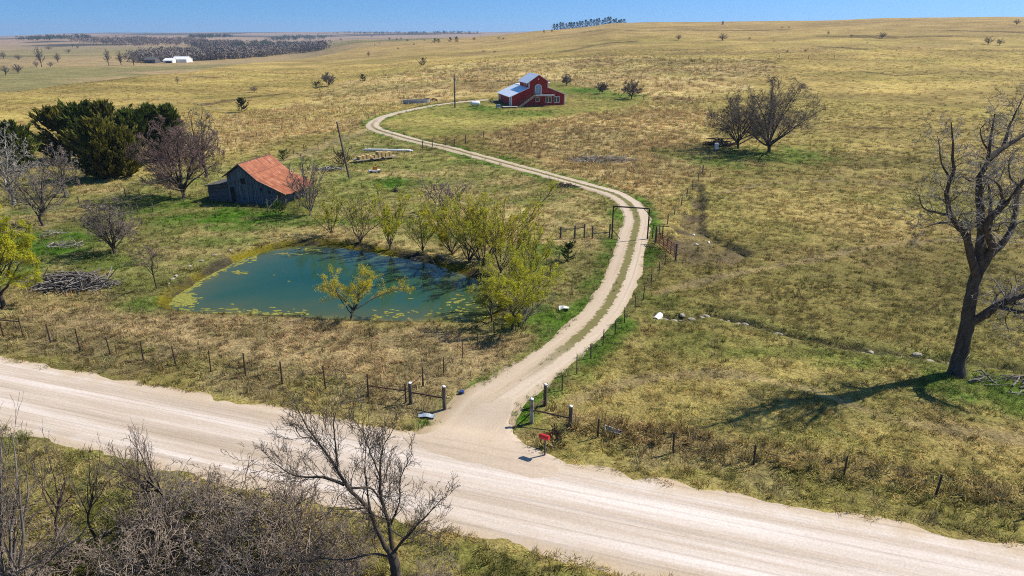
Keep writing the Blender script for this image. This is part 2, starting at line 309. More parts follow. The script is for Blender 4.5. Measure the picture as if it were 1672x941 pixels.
def leaf_mat(name, c1, c2, trans=.3, scale=1.2):
    m, nt, b = new_mat(name); b.inputs['Roughness'].default_value = .75; b.inputs['Specular IOR Level'].default_value = .15
    t = nt.nodes.new('ShaderNodeTexCoord'); n = nt.nodes.new('ShaderNodeTexNoise'); n.inputs['Scale'].default_value = scale; n.inputs['Detail'].default_value = 6
    r = nt.nodes.new('ShaderNodeValToRGB'); r.color_ramp.elements[0].position = .36; r.color_ramp.elements[1].position = .64
    r.color_ramp.elements[0].color = (*c1, 1); r.color_ramp.elements[1].color = (*c2, 1)
    tr = nt.nodes.new('ShaderNodeBsdfTranslucent'); mx = nt.nodes.new('ShaderNodeMixShader'); mx.inputs[0].default_value = trans
    L = nt.links.new; out = nt.nodes['Material Output']
    L(t.outputs['Object'], n.inputs['Vector']); L(n.outputs[0], r.inputs[0]); L(r.outputs[0], b.inputs['Base Color']); L(r.outputs[0], tr.inputs['Color'])
    L(b.outputs[0], mx.inputs[1]); L(tr.outputs[0], mx.inputs[2]); L(mx.outputs[0], out.inputs['Surface'])
    return m
M['willow_leaf'] = leaf_mat('yellow_green_catkins', (.60, .55, .035), (.38, .40, .025), .45)
M['willow_yellow'] = leaf_mat('yellow_catkins', (.72, .60, .035), (.50, .46, .025), .45)
M['cedar'] = leaf_mat('cedar_needles', (.036, .058, .010), (.125, .150, .020), .3, .45)
M['cedar_olive'] = leaf_mat('olive_cedar_needles', (.055, .062, .012), (.19, .165, .022), .3, .45)
M['cedar_dark'] = leaf_mat('dark_cedar_needles', (.022, .036, .016), (.05, .068, .022), .1, .8)
M['yucca'] = leaf_mat('yucca_leaf', (.03, .06, .012), (.09, .11, .03), .15)
M['shrub_green'] = leaf_mat('fresh_green_leaf', (.05, .11, .012), (.09, .14, .02), .3)
M['brush_dark'] = leaf_mat('dark_dry_brush', (.07, .05, .03), (.17, .125, .065), .1)

def rust_roof():
    m, nt, b = new_mat('rusty_corrugated_iron'); b.inputs['Roughness'].default_value = .75; L = nt.links.new
    t = nt.nodes.new('ShaderNodeTexCoord')
    n = nt.nodes.new('ShaderNodeTexNoise'); n.inputs['Scale'].default_value = 1.7; n.inputs['Detail'].default_value = 9
    mp = nt.nodes.new('ShaderNodeMapping'); mp.inputs['Scale'].default_value = (.18, 3.4, .18)
    n2 = nt.nodes.new('ShaderNodeTexNoise'); n2.inputs['Scale'].default_value = 1.5; n2.inputs['Detail'].default_value = 4
    r = nt.nodes.new('ShaderNodeValToRGB'); e = r.color_ramp.elements
    e[0].position = .30; e[0].color = (.12, .034, .014, 1); e[1].position = .74; e[1].color = (.46, .33, .25, 1)
    x = e.new(.48); x.color = (.25, .066, .022, 1); x = e.new(.60); x.color = (.36, .115, .042, 1)
    mx = nt.nodes.new('ShaderNodeMath'); mx.operation = 'MULTIPLY_ADD'; mx.inputs[1].default_value = .55
    L(t.outputs['Object'], n.inputs['Vector']); L(t.outputs['Object'], mp.inputs[0]); L(mp.outputs[0], n2.inputs['Vector'])
    m2 = nt.nodes.new('ShaderNodeMath'); m2.operation = 'MULTIPLY'; m2.inputs[1].default_value = .5
    L(n.outputs[0], m2.inputs[0]); L(n2.outputs[0], mx.inputs[0]); L(m2.outputs[0], mx.inputs[2])
    L(mx.outputs[0], r.inputs[0]); L(r.outputs[0], b.inputs['Base Color'])
    return m
M['rust'] = rust_roof()
def plank(name, c1, c2, c3, scale):
    m, nt, b = new_mat(name); b.inputs['Roughness'].default_value = .9; L = nt.links.new
    t = nt.nodes.new('ShaderNodeTexCoord'); mp = nt.nodes.new('ShaderNodeMapping'); mp.inputs['Scale'].default_value = scale
    n = nt.nodes.new('ShaderNodeTexNoise'); n.inputs['Scale'].default_value = 1; n.inputs['Detail'].default_value = 7
    r = nt.nodes.new('ShaderNodeValToRGB'); e = r.color_ramp.elements
    e[0].position = .3; e[0].color = (*c1, 1); e[1].position = .7; e[1].color = (*c3, 1); x = e.new(.5); x.color = (*c2, 1)
    L(t.outputs['Object'], mp.inputs[0]); L(mp.outputs[0], n.inputs['Vector']); L(n.outputs[0], r.inputs[0]); L(r.outputs[0], b.inputs['Base Color'])
    return m
M['barn_board'] = plank('blue_grey_barn_boards', (.045, .052, .062), (.105, .125, .15), (.20, .20, .20), (5, 5, .45))
M['shed_board'] = plank('grey_shed_boards', (.055, .052, .058), (.10, .095, .10), (.15, .135, .13), (.5, .5, 5))

# ------------------------------------------------------------------ mesh helpers
def obj(name, me, m=None, parent=None, smooth=False):
    o = bpy.data.objects.new(name, me); C.objects.link(o)
    if m is not None and not me.materials: me.materials.append(m)
    if parent is not None: o.parent = parent
    if smooth: me.polygons.foreach_set('use_smooth', [True] * len(me.polygons))
    return o
def tag(o, label=None, cat=None, group=None, kind=None):
    if label: o['label'] = label
    if cat: o['category'] = cat
    if group: o['group'] = group
    if kind: o['kind'] = kind
    return o
def thing(name, label, cat, loc=(0, 0, 0), rz=0, group=None):
    o = bpy.data.objects.new(name, None); C.objects.link(o); o.empty_display_size = .3
    o.location = loc; o.rotation_euler = (0, 0, rz); return tag(o, label, cat, group)
def dup(root, loc, rz, scale, label, group=None):
    r = root.copy(); C.objects.link(r); r.location = loc; r.rotation_euler = (0, 0, rz); r.scale = scale; r['label'] = label
    if group: r['group'] = group
    for ch in root.children:
        c = ch.copy(); C.objects.link(c); c.parent = r
        for g in ch.children:
            d = g.copy(); C.objects.link(d); d.parent = c
    return r
def np_mesh(name, V, Fq, nside):
    """mesh from a vertex array and an index array with nside corners per face"""
    me = bpy.data.meshes.new(name); V = np.ascontiguousarray(V, np.float32); Fq = np.ascontiguousarray(Fq, np.int32)
    me.vertices.add(len(V)); me.vertices.foreach_set('co', V.ravel())
    me.loops.add(Fq.size); me.loops.foreach_set('vertex_index', Fq.ravel())
    me.polygons.add(len(Fq)); me.polygons.foreach_set('loop_start', np.arange(0, Fq.size, nside, dtype=np.int32))
    me.polygons.foreach_set('loop_total', np.full(len(Fq), nside, np.int32))
    me.update(calc_edges=True); me.validate(); return me
class MB:
    def __init__(s): s.v = []; s.f = []
    def add(s, v, f):
        b = len(s.v); s.v += [tuple(map(float, p)) for p in v]; s.f += [tuple(i + b for i in q) for q in f]; return s
    def box(s, x0, y0, z0, x1, y1, z1):
        return s.add([(x0, y0, z0), (x1, y0, z0), (x1, y1, z0), (x0, y1, z0), (x0, y0, z1), (x1, y0, z1), (x1, y1, z1), (x0, y1, z1)],
            [(0, 3, 2, 1), (4, 5, 6, 7), (0, 1, 5, 4), (1, 2, 6, 5), (2, 3, 7, 6), (3, 0, 4, 7)])
    def prism(s, pts, off):                       # planar polygon (3-D points) thickened by a vector
        n = len(pts); a = [Vector(p) for p in pts]; o = Vector(off)
        return s.add(a + [p + o for p in a], [tuple(range(n))[::-1], tuple(range(n, 2 * n))] + [(i, (i + 1) % n, n + (i + 1) % n, n + i) for i in range(n)])
    def tube(s, p0, p1, r0, r1=None, n=6, caps=True):
        r1 = r0 if r1 is None else r1; a, b = Vector(p0), Vector(p1); d = (b - a).normalized()
        u = d.cross(Vector((0, 0, 1)) if abs(d.z) < .9 else Vector((1, 0, 0))).normalized(); w = d.cross(u)
        vs = [c + (u * math.cos(6.28318 * k / n) + w * math.sin(6.28318 * k / n)) * r for c, r in ((a, r0), (b, r1)) for k in range(n)]
        fs = [(k, (k + 1) % n, n + (k + 1) % n, n + k) for k in range(n)]
        if caps: fs += [tuple(range(n))[::-1], tuple(range(n, 2 * n))]
        return s.add(vs, fs)
    def bar(s, p0, p1, w, h):                     # rectangular bar, h vertical
        a, b = Vector(p0), Vector(p1); d = (b - a).normalized(); u = d.cross(Vector((0, 0, 1))).normalized() * w / 2; t = Vector((0, 0, h / 2))
        vs = [a - u - t, a + u - t, a + u + t, a - u + t, b - u - t, b + u - t, b + u + t, b - u + t]
        return s.add(vs, [(0, 1, 2, 3), (7, 6, 5, 4), (0, 4, 5, 1), (1, 5, 6, 2), (2, 6, 7, 3), (3, 7, 4, 0)])
    def build(s, name, m, parent=None, loc=None):
        me = bpy.data.meshes.new(name); me.from_pydata(s.v, [], s.f); me.update(); o = obj(name, me, m, parent)
        if loc is not None: o.location = loc
        return o

# ------------------------------------------------------------------ the ground: one sheet out to the horizon
def ground_material():
    m, nt, b = new_mat('prairie_ground'); b.inputs['Roughness'].default_value = .95; b.inputs['Specular IOR Level'].default_value = .05; L = nt.links.new
    at = nt.nodes.new('ShaderNodeAttribute'); at.attribute_name = 'Col'; t = nt.nodes.new('ShaderNodeTexCoord')
    def noise(sc, det, rough=.6):
        n = nt.nodes.new('ShaderNodeTexNoise'); n.inputs['Scale'].default_value = sc; n.inputs['Detail'].default_value = det; n.inputs['Roughness'].default_value = rough
        L(t.outputs['Object'], n.inputs['Vector']); return n
    def ramp(n, a, b_, lo, hi):
        r = nt.nodes.new('ShaderNodeMapRange'); r.inputs[1].default_value = a; r.inputs[2].default_value = b_; r.inputs[3].default_value = lo; r.inputs[4].default_value = hi
        L(n.outputs[0], r.inputs[0]); return r
    n1, n2, n3 = noise(5.5, 6, .75), noise(.55, 7, .7), noise(.06, 6, .62)
    r1, r2, r3 = ramp(n1, .36, .64, .42, 1.40), ramp(n2, .36, .66, .72, 1.28), ramp(n3, .38, .64, .82, 1.16)
    def mul(a, c):
        k = nt.nodes.new('ShaderNodeVectorMath'); k.operation = 'SCALE'; L(a, k.inputs[0]); L(c.outputs[0], k.inputs['Scale']); return k.outputs[0]
    col = mul(mul(mul(at.outputs['Color'], r1), r2), r3); L(col, b.inputs['Base Color'])
    bp = nt.nodes.new('ShaderNodeBump'); bp.inputs['Strength'].default_value = .8; bp.inputs['Distance'].default_value = .12; L(n1.outputs[0], bp.inputs['Height'])
    bp2 = nt.nodes.new('ShaderNodeBump'); bp2.inputs['Strength'].default_value = .6; bp2.inputs['Distance'].default_value = .7; L(n2.outputs[0], bp2.inputs['Height']); L(bp.outputs[0], bp2.inputs['Normal'])
    L(bp2.outputs[0], b.inputs['Normal']); return m
def build_ground():
    az = np.concatenate([np.arange(-180, -48, 6.0), np.arange(-48, 48, .26), np.arange(48, 180, 6.0)]); az = R(1) * az
    rad = np.concatenate([[3, 6, 9], np.geomspace(11.5, 400, 620), np.geomspace(400, 9300, 470)[1:]])
    A, Q = np.meshgrid(az, rad); x = (Q * np.sin(A)).ravel(); y = (Q * np.cos(A)).ravel(); z = h_full(x, y)
    nr, na = len(rad), len(az); i = np.arange(nr * na).reshape(nr, na); j = np.roll(i, -1, axis=1)
    f = np.stack([i[:-1], j[:-1], j[1:], i[1:]], -1).reshape(-1, 4)[:, ::-1]
    V = np.stack([x, y, z], -1); V = np.vstack([V, [[0, 0, float(h_base(0, 0))]]])
    me = np_mesh('ground', V, f, 4)
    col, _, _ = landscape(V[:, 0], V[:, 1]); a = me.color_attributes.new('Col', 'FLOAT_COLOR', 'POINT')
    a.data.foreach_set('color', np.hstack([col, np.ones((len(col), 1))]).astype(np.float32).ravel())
    tag(obj('ground', me, ground_material(), smooth=True), kind='structure')
build_ground()

# ------------------------------------------------------------------ gravel road and driveway (thin sheets draped on the ground)
def gravel_material(name, base, pale, dark, tan, drive=False):
    m, nt, b = new_mat(name); b.inputs['Roughness'].default_value = .95; b.inputs['Specular IOR Level'].default_value = .1; L = nt.links.new
    at = nt.nodes.new('ShaderNodeAttribute'); at.attribute_name = 'lane'          # x along, y across
    t = nt.nodes.new('ShaderNodeTexCoord')
    mp = nt.nodes.new('ShaderNodeMapping'); mp.inputs['Scale'].default_value = (.022, .62, 1); L(at.outputs['Vector'], mp.inputs[0])
    n1 = nt.nodes.new('ShaderNodeTexNoise'); n1.inputs['Scale'].default_value = 1; n1.inputs['Detail'].default_value = 6; n1.inputs['Roughness'].default_value = .68; L(mp.outputs[0], n1.inputs['Vector'])
    m6 = nt.nodes.new('ShaderNodeMapping'); m6.inputs['Scale'].default_value = (.012, 4.2, 1); L(at.outputs['Vector'], m6.inputs[0]); n6 = nt.nodes.new('ShaderNodeTexNoise'); n6.inputs['Scale'].default_value = 1; n6.inputs['Detail'].default_value = 3; L(m6.outputs[0], n6.inputs['Vector'])
    q6 = nt.nodes.new('ShaderNodeMapRange'); q6.inputs[1].default_value = .56; q6.inputs[2].default_value = .64; q6.inputs[3].default_value = 1; q6.inputs[4].default_value = .84; L(n6.outputs[0], q6.inputs[0])
    r1 = nt.nodes.new('ShaderNodeValToRGB'); e = r1.color_ramp.elements; e[0].position = .34; e[0].color = (*dark, 1); e[1].position = .62; e[1].color = (*pale, 1); k = e.new(.46); k.color = (*base, 1)
    L(n1.outputs[0], r1.inputs[0])
    n2 = nt.nodes.new('ShaderNodeTexNoise'); n2.inputs['Scale'].default_value = 9; n2.inputs['Detail'].default_value = 6; n2.inputs['Roughness'].default_value = .8; L(t.outputs['Object'], n2.inputs['Vector'])
    mr = nt.nodes.new('ShaderNodeMapRange'); mr.inputs[1].default_value = .3; mr.inputs[2].default_value = .7; mr.inputs[3].default_value = .80; mr.inputs[4].default_value = 1.12; L(n2.outputs[0], mr.inputs[0])
    # sandy shoulders: by distance from the middle of the lane, broken up
    sx = nt.nodes.new('ShaderNodeSeparateXYZ'); L(at.outputs['Vector'], sx.inputs[0]); ab = nt.nodes.new('ShaderNodeMath'); ab.operation = 'ABSOLUTE'; L(sx.outputs[1], ab.inputs[0])
    n3 = nt.nodes.new('ShaderNodeTexNoise'); n3.inputs['Scale'].default_value = .7; n3.inputs['Detail'].default_value = 6; L(t.outputs['Object'], n3.inputs['Vector'])
    ad = nt.nodes.new('ShaderNodeMath'); ad.operation = 'MULTIPLY_ADD'; ad.inputs[1].default_value = 2.2 if not drive else .8; L(n3.outputs[0], ad.inputs[0]); L(ab.outputs[0], ad.inputs[2])
    sh = nt.nodes.new('ShaderNodeMapRange'); sh.inputs[1].default_value = 3.2 if not drive else 1.5; sh.inputs[2].default_value = 4.6 if not drive else 2.4; L(ad.outputs[0], sh.inputs[0])
    mx = nt.nodes.new('ShaderNodeMix'); mx.data_type = 'RGBA'; L(sh.outputs[0], mx.inputs[0]); L(r1.outputs[0], mx.inputs[6]); mx.inputs[7].default_value = (*tan, 1)
    n5 = nt.nodes.new('ShaderNodeTexVoronoi'); n5.inputs['Scale'].default_value = 2.6; L(t.outputs['Object'], n5.inputs['Vector'])
    pe = nt.nodes.new('ShaderNodeMapRange'); pe.inputs[1].default_value = .02; pe.inputs[2].default_value = .12; pe.inputs[3].default_value = .72; pe.inputs[4].default_value = 1; L(n5.outputs['Distance'], pe.inputs[0])
    k1 = nt.nodes.new('ShaderNodeVectorMath'); k1.operation = 'SCALE'; L(mx.outputs[2], k1.inputs[0]); L(mr.outputs[0], k1.inputs['Scale'])
    k2 = nt.nodes.new('ShaderNodeVectorMath'); k2.operation = 'SCALE'; L(k1.outputs[0], k2.inputs[0]); L(pe.outputs[0], k2.inputs['Scale'])
    k6 = nt.nodes.new('ShaderNodeVectorMath'); k6.operation = 'SCALE'; L(k2.outputs[0], k6.inputs[0]); L(q6.outputs[0], k6.inputs['Scale']); last = k6.outputs[0]
    if drive:                                    # the grassy, earthy strip between the two wheel tracks
        n4 = nt.nodes.new('ShaderNodeTexNoise'); n4.inputs['Scale'].default_value = 2.4; n4.inputs['Detail'].default_value = 5; L(t.outputs['Object'], n4.inputs['Vector'])
        a4 = nt.nodes.new('ShaderNodeMath'); a4.operation = 'MULTIPLY_ADD'; a4.inputs[1].default_value = .8; L(n4.outputs[0], a4.inputs[0]); L(ab.outputs[0], a4.inputs[2])
        g4 = nt.nodes.new('ShaderNodeMapRange'); g4.inputs[1].default_value = .70; g4.inputs[2].default_value = .82; g4.inputs[3].default_value = 1; g4.inputs[4].default_value = 0; L(a4.outputs[0], g4.inputs[0])
        fd = nt.nodes.new('ShaderNodeMapRange'); fd.inputs[1].default_value = 8; fd.inputs[2].default_value = 15; L(sx.outputs[0], fd.inputs[0])
        fe = nt.nodes.new('ShaderNodeMapRange'); fe.inputs[1].default_value = DRVS[-1] * .70; fe.inputs[2].default_value = DRVS[-1] * .78; fe.inputs[3].default_value = 1; fe.inputs[4].default_value = 0; L(sx.outputs[0], fe.inputs[0])
        mm = nt.nodes.new('ShaderNodeMath'); mm.operation = 'MULTIPLY'; L(g4.outputs[0], mm.inputs[0]); L(fd.outputs[0], mm.inputs[1])
        m3 = nt.nodes.new('ShaderNodeMath'); m3.operation = 'MULTIPLY'; L(mm.outputs[0], m3.inputs[0]); L(fe.outputs[0], m3.inputs[1])
        m2 = nt.nodes.new('ShaderNodeMix'); m2.data_type = 'RGBA'; L(m3.outputs[0], m2.inputs[0]); L(last, m2.inputs[6]); m2.inputs[7].default_value = (.17, .15, .055, 1); last = m2.outputs[2]
    L(last, b.inputs['Base Color'])
    bp = nt.nodes.new('ShaderNodeBump'); bp.inputs['Strength'].default_value = .35; bp.inputs['Distance'].default_value = .04; L(n2.outputs[0], bp.inputs['Height']); L(bp.outputs[0], b.inputs['Normal'])
    return m
def ribbon(name, line, hw, lift, m, ncross, wob, s0=0.0):
    line = np.asarray(line, float); t = np.gradient(line, axis=0); t /= np.linalg.norm(t, axis=1)[:, None]; nrm = np.stack([-t[:, 1], t[:, 0]], -1)
    s = s0 + np.concatenate([[0], np.cumsum(np.hypot(*np.diff(line, axis=0).T))])
    hw = np.broadcast_to(hw, s.shape); V = []; A = []
    el = hw + (fbm(s, s * 0 + 3, 1.6, 101, 3) - .5) * wob; er = hw + (fbm(s, s * 0 + 9, 1.6, 103, 3) - .5) * wob
    for c in np.linspace(-1, 1, ncross):
        off = np.where(c < 0, c * er, c * el); p = line + nrm * off[:, None]
        z = h_base(p[:, 0], p[:, 1]) + lift - .05 * (abs(c) > .999)
        V.append(np.column_stack([p, z])); A.append(np.column_stack([s, off, np.zeros_like(s)]))
    n = len(s); V = np.concatenate(V); A = np.concatenate(A); i = np.arange(ncross * n).reshape(ncross, n)
    f = np.stack([i[:-1, :-1], i[:-1, 1:], i[1:, 1:], i[1:, :-1]], -1).reshape(-1, 4)
    me = np_mesh(name, V, f, 4); a = me.attributes.new('lane', 'FLOAT_VECTOR', 'POINT'); a.data.foreach_set('vector', A.astype(np.float32).ravel())
    return tag(obj(name, me, m, smooth=True), kind='structure')
_x = np.arange(-230, 260, .3) * RC
ribbon('gravel_road', np.column_stack([_x, RY0 + RS * _x]), RHW, .03, gravel_material('pale_gravel', (.52, .42, .325), (.69, .60, .52), (.42, .33, .24), (.49, .37, .24)), 11, 1.5)
_s = np.arange(0, DRVS[-1], .3); _ln = np.column_stack([np.interp(_s, DRVS, DRV[:, 0]), np.interp(_s, DRVS, DRV[:, 1])])
_hw = np.interp(_s, DRVS, DRV_HW)
ribbon('driveway', _ln, _hw, .038, gravel_material('sandy_gravel', (.49, .38, .265), (.56, .45, .335), (.40, .305, .20), (.40, .30, .18), True), 9, .5)
def apron():                                      # the flared mouth where the driveway meets the road
    pts = poly_px([(640, 716), (700, 706), (742, 686), (772, 660), (800, 650), (840, 640), (846, 655), (836, 680), (838, 700), (850, 722), (880, 742), (930, 760), (900, 790), (800, 775), (700, 745)])
    out = catmull(np.vstack([pts, pts[:1]]), 6)[:-1]; c = out.mean(0); n = len(out)
    out = out + (out - c) / np.linalg.norm(out - c, axis=1)[:, None] * ((fbm(out[:, 0], out[:, 1], 1.0, 55, 3) - .5) * .9)[:, None]
    V = []
    for k, r in enumerate((1, .8, .6, .4, .2)):
        p = c + (out - c) * r; V.append(np.column_stack([p, h_base(p[:, 0], p[:, 1]) + .062 - (.06 if k == 0 else 0)]))
    V = np.concatenate(V + [np.array([[c[0], c[1], float(h_base(*c)) + .062]])]); f = []
    i = np.arange(5 * n).reshape(5, n); j = np.roll(i, -1, 1); q = np.stack([i[:-1], j[:-1], j[1:], i[1:]], -1).reshape(-1, 4)
    tri = [(int(a), int(b), 5 * n) for a, b in zip(i[-1], j[-1])]
    me = bpy.data.meshes.new('driveway_apron'); me.from_pydata([tuple(v) for v in V], [], [tuple(map(int, k)) for k in q] + tri); me.update()
    a = me.attributes.new('lane', 'FLOAT_VECTOR', 'POINT'); a.data.foreach_set('vector', np.column_stack([road_p(V[:, 0], V[:, 1]), np.clip(road_q(V[:, 0], V[:, 1]) * .35, -1, 1.2), V[:, 2] * 0]).astype(np.float32).ravel())
    tag(obj('driveway_apron', me, gravel_material('worn_gravel', (.51, .40, .29), (.58, .475, .365), (.44, .34, .24), (.47, .36, .24)), smooth=True), kind='structure')
    return out
APRON = apron()

# ------------------------------------------------------------------ pond
def water_material():
    m, nt, b = new_mat('pond_water'); L = nt.links.new; b.inputs['Roughness'].default_value = .045; b.inputs['IOR'].default_value = 1.33; b.inputs['Specular IOR Level'].default_value = .42
    at = nt.nodes.new('ShaderNodeAttribute'); at.attribute_name = 'depth'; t = nt.nodes.new('ShaderNodeTexCoord')
    n = nt.nodes.new('ShaderNodeTexNoise'); n.inputs['Scale'].default_value = .35; n.inputs['Detail'].default_value = 5; L(t.outputs['Object'], n.inputs['Vector'])
    ad = nt.nodes.new('ShaderNodeMath'); ad.operation = 'MULTIPLY_ADD'; ad.inputs[1].default_value = 3.5; L(n.outputs[0], ad.inputs[0]); L(at.outputs['Fac'], ad.inputs[2])
    mr = nt.nodes.new('ShaderNodeMapRange'); mr.inputs[1].default_value = 1.4; mr.inputs[2].default_value = 10.5; L(ad.outputs[0], mr.inputs[0])
    r = nt.nodes.new('ShaderNodeValToRGB'); e = r.color_ramp.elements; e[0].position = 0; e[0].color = (.15, .135, .022, 1); e[1].position = 1; e[1].color = (.010, .054, .034, 1)
    k = e.new(.18); k.color = (.062, .080, .030, 1); k = e.new(.55); k.color = (.024, .068, .036, 1)
    L(mr.outputs[0], r.inputs[0]); L(r.outputs[0], b.inputs['Base Color'])
    w = nt.nodes.new('ShaderNodeTexNoise'); w.inputs['Scale'].default_value = 5; w.inputs['Detail'].default_value = 3; L(t.outputs['Object'], w.inputs['Vector'])
    bp = nt.nodes.new('ShaderNodeBump'); bp.inputs['Strength'].default_value = .09; bp.inputs['Distance'].default_value = .03; L(w.outputs[0], bp.inputs['Height']); L(bp.outputs[0], b.inputs['Normal'])
    return m
def pond():
    lo, hi = POND.min(0) - 1.2, POND.max(0) + 1.2; st = .3
    xs = np.arange(lo[0], hi[0], st); ys = np.arange(lo[1], hi[1], st); X, Y = np.meshgrid(xs, ys); sd = sdf_poly(X, Y, POND)
    ok = sd > -.9; idx = np.full(X.shape, -1); idx[ok] = np.arange(ok.sum())
    q = np.stack([idx[:-1, :-1], idx[:-1, 1:], idx[1:, 1:], idx[1:, :-1]], -1).reshape(-1, 4); q = q[(q >= 0).all(1)]
    V = np.column_stack([X[ok], Y[ok], np.full(ok.sum(), WATER_Z)]); me = np_mesh('pond_water', V, q, 4)
    a = me.attributes.new('depth', 'FLOAT', 'POINT'); a.data.foreach_set('value', sd[ok].astype(np.float32))
    tag(obj('pond_water', me, water_material(), smooth=True), kind='structure')
    # floating mats of algae
    rng = np.random.default_rng(5); b = MB()
    spots = [(300 + rng.normal(0, 9), 481 + rng.normal(0, 6), rng.uniform(.05, .26), rng.uniform(.04, .13)) for _ in range(240)] + [(x_ + rng.normal(0, sx), y_ + rng.normal(0, 1.6), rng.uniform(.06, .3), rng.uniform(.03, .08)) for x_, y_, sx in ((385, 438, 10), (470, 408, 18), (505, 401, 12), (640, 410, 12)) for _ in range(26)]
    spots += [(rng.uniform(295, 500), rng.normal(505, 4), rng.uniform(.06, .32), rng.uniform(.03, .09)) for _ in range(170)]
    spots += [(rng.uniform(600, 760), rng.normal(511, 8), rng.uniform(.06, .3), rng.uniform(.03, .07)) for _ in range(70)]
    spots += [(rng.uniform(730, 900), rng.normal(492, 14), rng.uniform(.06, .28), rng.uniform(.03, .12)) for _ in range(130)]
    spots += [(rng.uniform(330, 760), rng.uniform(415, 500), rng.uniform(.08, .25), rng.uniform(.03, .06)) for _ in range(8)]
    spots += [(rng.uniform(270, 420), 0, rng.uniform(.08, .35), rng.uniform(.05, .14)) for _ in range(150)]
    for px, py, rx, ry in spots:
        if py == 0: py = np.interp(px, [270, 300, 365, 420], [492, 466, 426, 408]) + abs(rng.normal(3, 3))
        c = P(px, py); n = 26 if rx > .8 else 14; ph = rng.uniform(0, 99); a0 = rng.normal(-.15, .25)
        ring = []
        for k in range(n):
            a = 2 * math.pi * k / n; rr = .25 + 1.5 * float(fbm(np.array(math.cos(a) * 1.4 + ph), np.array(math.sin(a) * 1.4), .8, 7, 3))
            u, v = math.cos(a) * rx * rr, math.sin(a) * ry * 1.6 * rr; ring.append((c[0] + u * math.cos(a0) - v * math.sin(a0), c[1] + u * math.sin(a0) + v * math.cos(a0)))
        zz = WATER_Z + .006 + .010 * rng.random()
        if float(sdf_poly(np.array(c[0]), np.array(c[1]), POND)) < .1: continue
        b.add([(c[0], c[1], zz + .012)] + [(x, y, zz) for x, y in ring], [(0, 1 + k, 1 + (k + 1) % n) for k in range(n)])
    o = b.build('floating_algae', mat('yellow_green_algae', (.30, .265, .05), .9, (.15, .16, .03), 6)); tag(o, 'mats of yellow algae floating on the pond', 'algae', kind='stuff')
pond()

# ------------------------------------------------------------------ grass: tufts instanced on scattered points (stuff nobody could count)
tuft_col = bpy.data.collections.new('grass_tufts')
def grass_material():
    m, nt, b = new_mat('grass_blades'); L = nt.links.new; b.inputs['Roughness'].default_value = .8; b.inputs['Specular IOR Level'].default_value = .1
    at = nt.nodes.new('ShaderNodeAttribute'); at.attribute_type = 'INSTANCER'; at.attribute_name = 'tint'
    av = nt.nodes.new('ShaderNodeAttribute'); av.attribute_name = 'bl'
    k = nt.nodes.new('ShaderNodeVectorMath'); k.operation = 'SCALE'; L(at.outputs['Color'], k.inputs[0]); L(av.outputs['Fac'], k.inputs['Scale'])
    L(k.outputs[0], b.inputs['Base Color']); tr = nt.nodes.new('ShaderNodeBsdfTranslucent'); L(k.outputs[0], tr.inputs['Color'])
    mx = nt.nodes.new('ShaderNodeMixShader'); mx.inputs[0].default_value = .25; L(b.outputs[0], mx.inputs[1]); L(tr.outputs[0], mx.inputs[2]); L(mx.outputs[0], nt.nodes['Material Output'].inputs['Surface'])
    return m
GM = grass_material()
def tuft(name, n, spread, hgt, lean, width, seed):
    rng = np.random.default_rng(seed); V = []; Fc = []; BL = []
    wind = rng.uniform(0, 6.28)
    for i in range(n):
        a = rng.uniform(0, 6.28); r = spread * math.sqrt(rng.random()); p = np.array([math.cos(a) * r, math.sin(a) * r, -.03])
        la = wind + rng.normal(0, .8); ln = lean * rng.uniform(.4, 1.3); hh = hgt * rng.uniform(.5, 1.15); w = width * rng.uniform(.7, 1.3)
        wd = np.array([-math.sin(la), math.cos(la), 0]) ; wd = wd * math.cos(.6) + np.array([math.cos(la), math.sin(la), 0]) * math.sin(rng.uniform(-.8, .8))
        fw = np.array([math.cos(la), math.sin(la), 0]); b0 = len(V)
        for t, ww in ((0, 1), (.5, .8), (1, .12)):
            c = p + fw * ln * hh * t * t + np.array([0, 0, hh * t * (1 - .35 * ln * t)]); V += [c - wd * w * ww, c + wd * w * ww]; 
        bl = rng.uniform(.62, 1.45); BL += [bl] * 6
        Fc += [(b0, b0 + 1, b0 + 3, b0 + 2), (b0 + 2, b0 + 3, b0 + 5, b0 + 4)]
    me = np_mesh(name, np.array(V), np.array(Fc), 4); a = me.attributes.new('bl', 'FLOAT', 'POINT'); a.data.foreach_set('value', np.array(BL, np.float32))
    me.materials.append(GM); o = bpy.data.objects.new(name, me); tuft_col.objects.link(o); return o
for i, (n, sp, hg, ln, w) in enumerate([(16, .22, .34, .8, .016), (18, .26, .28, 1.4, .016), (14, .18, .42, .5, .014), (20, .30, .24, 1.8, .018), (22, .34, .30, 1.1, .016)]):
    tuft('tuft', n, sp, hg, ln, w, 300 + i)
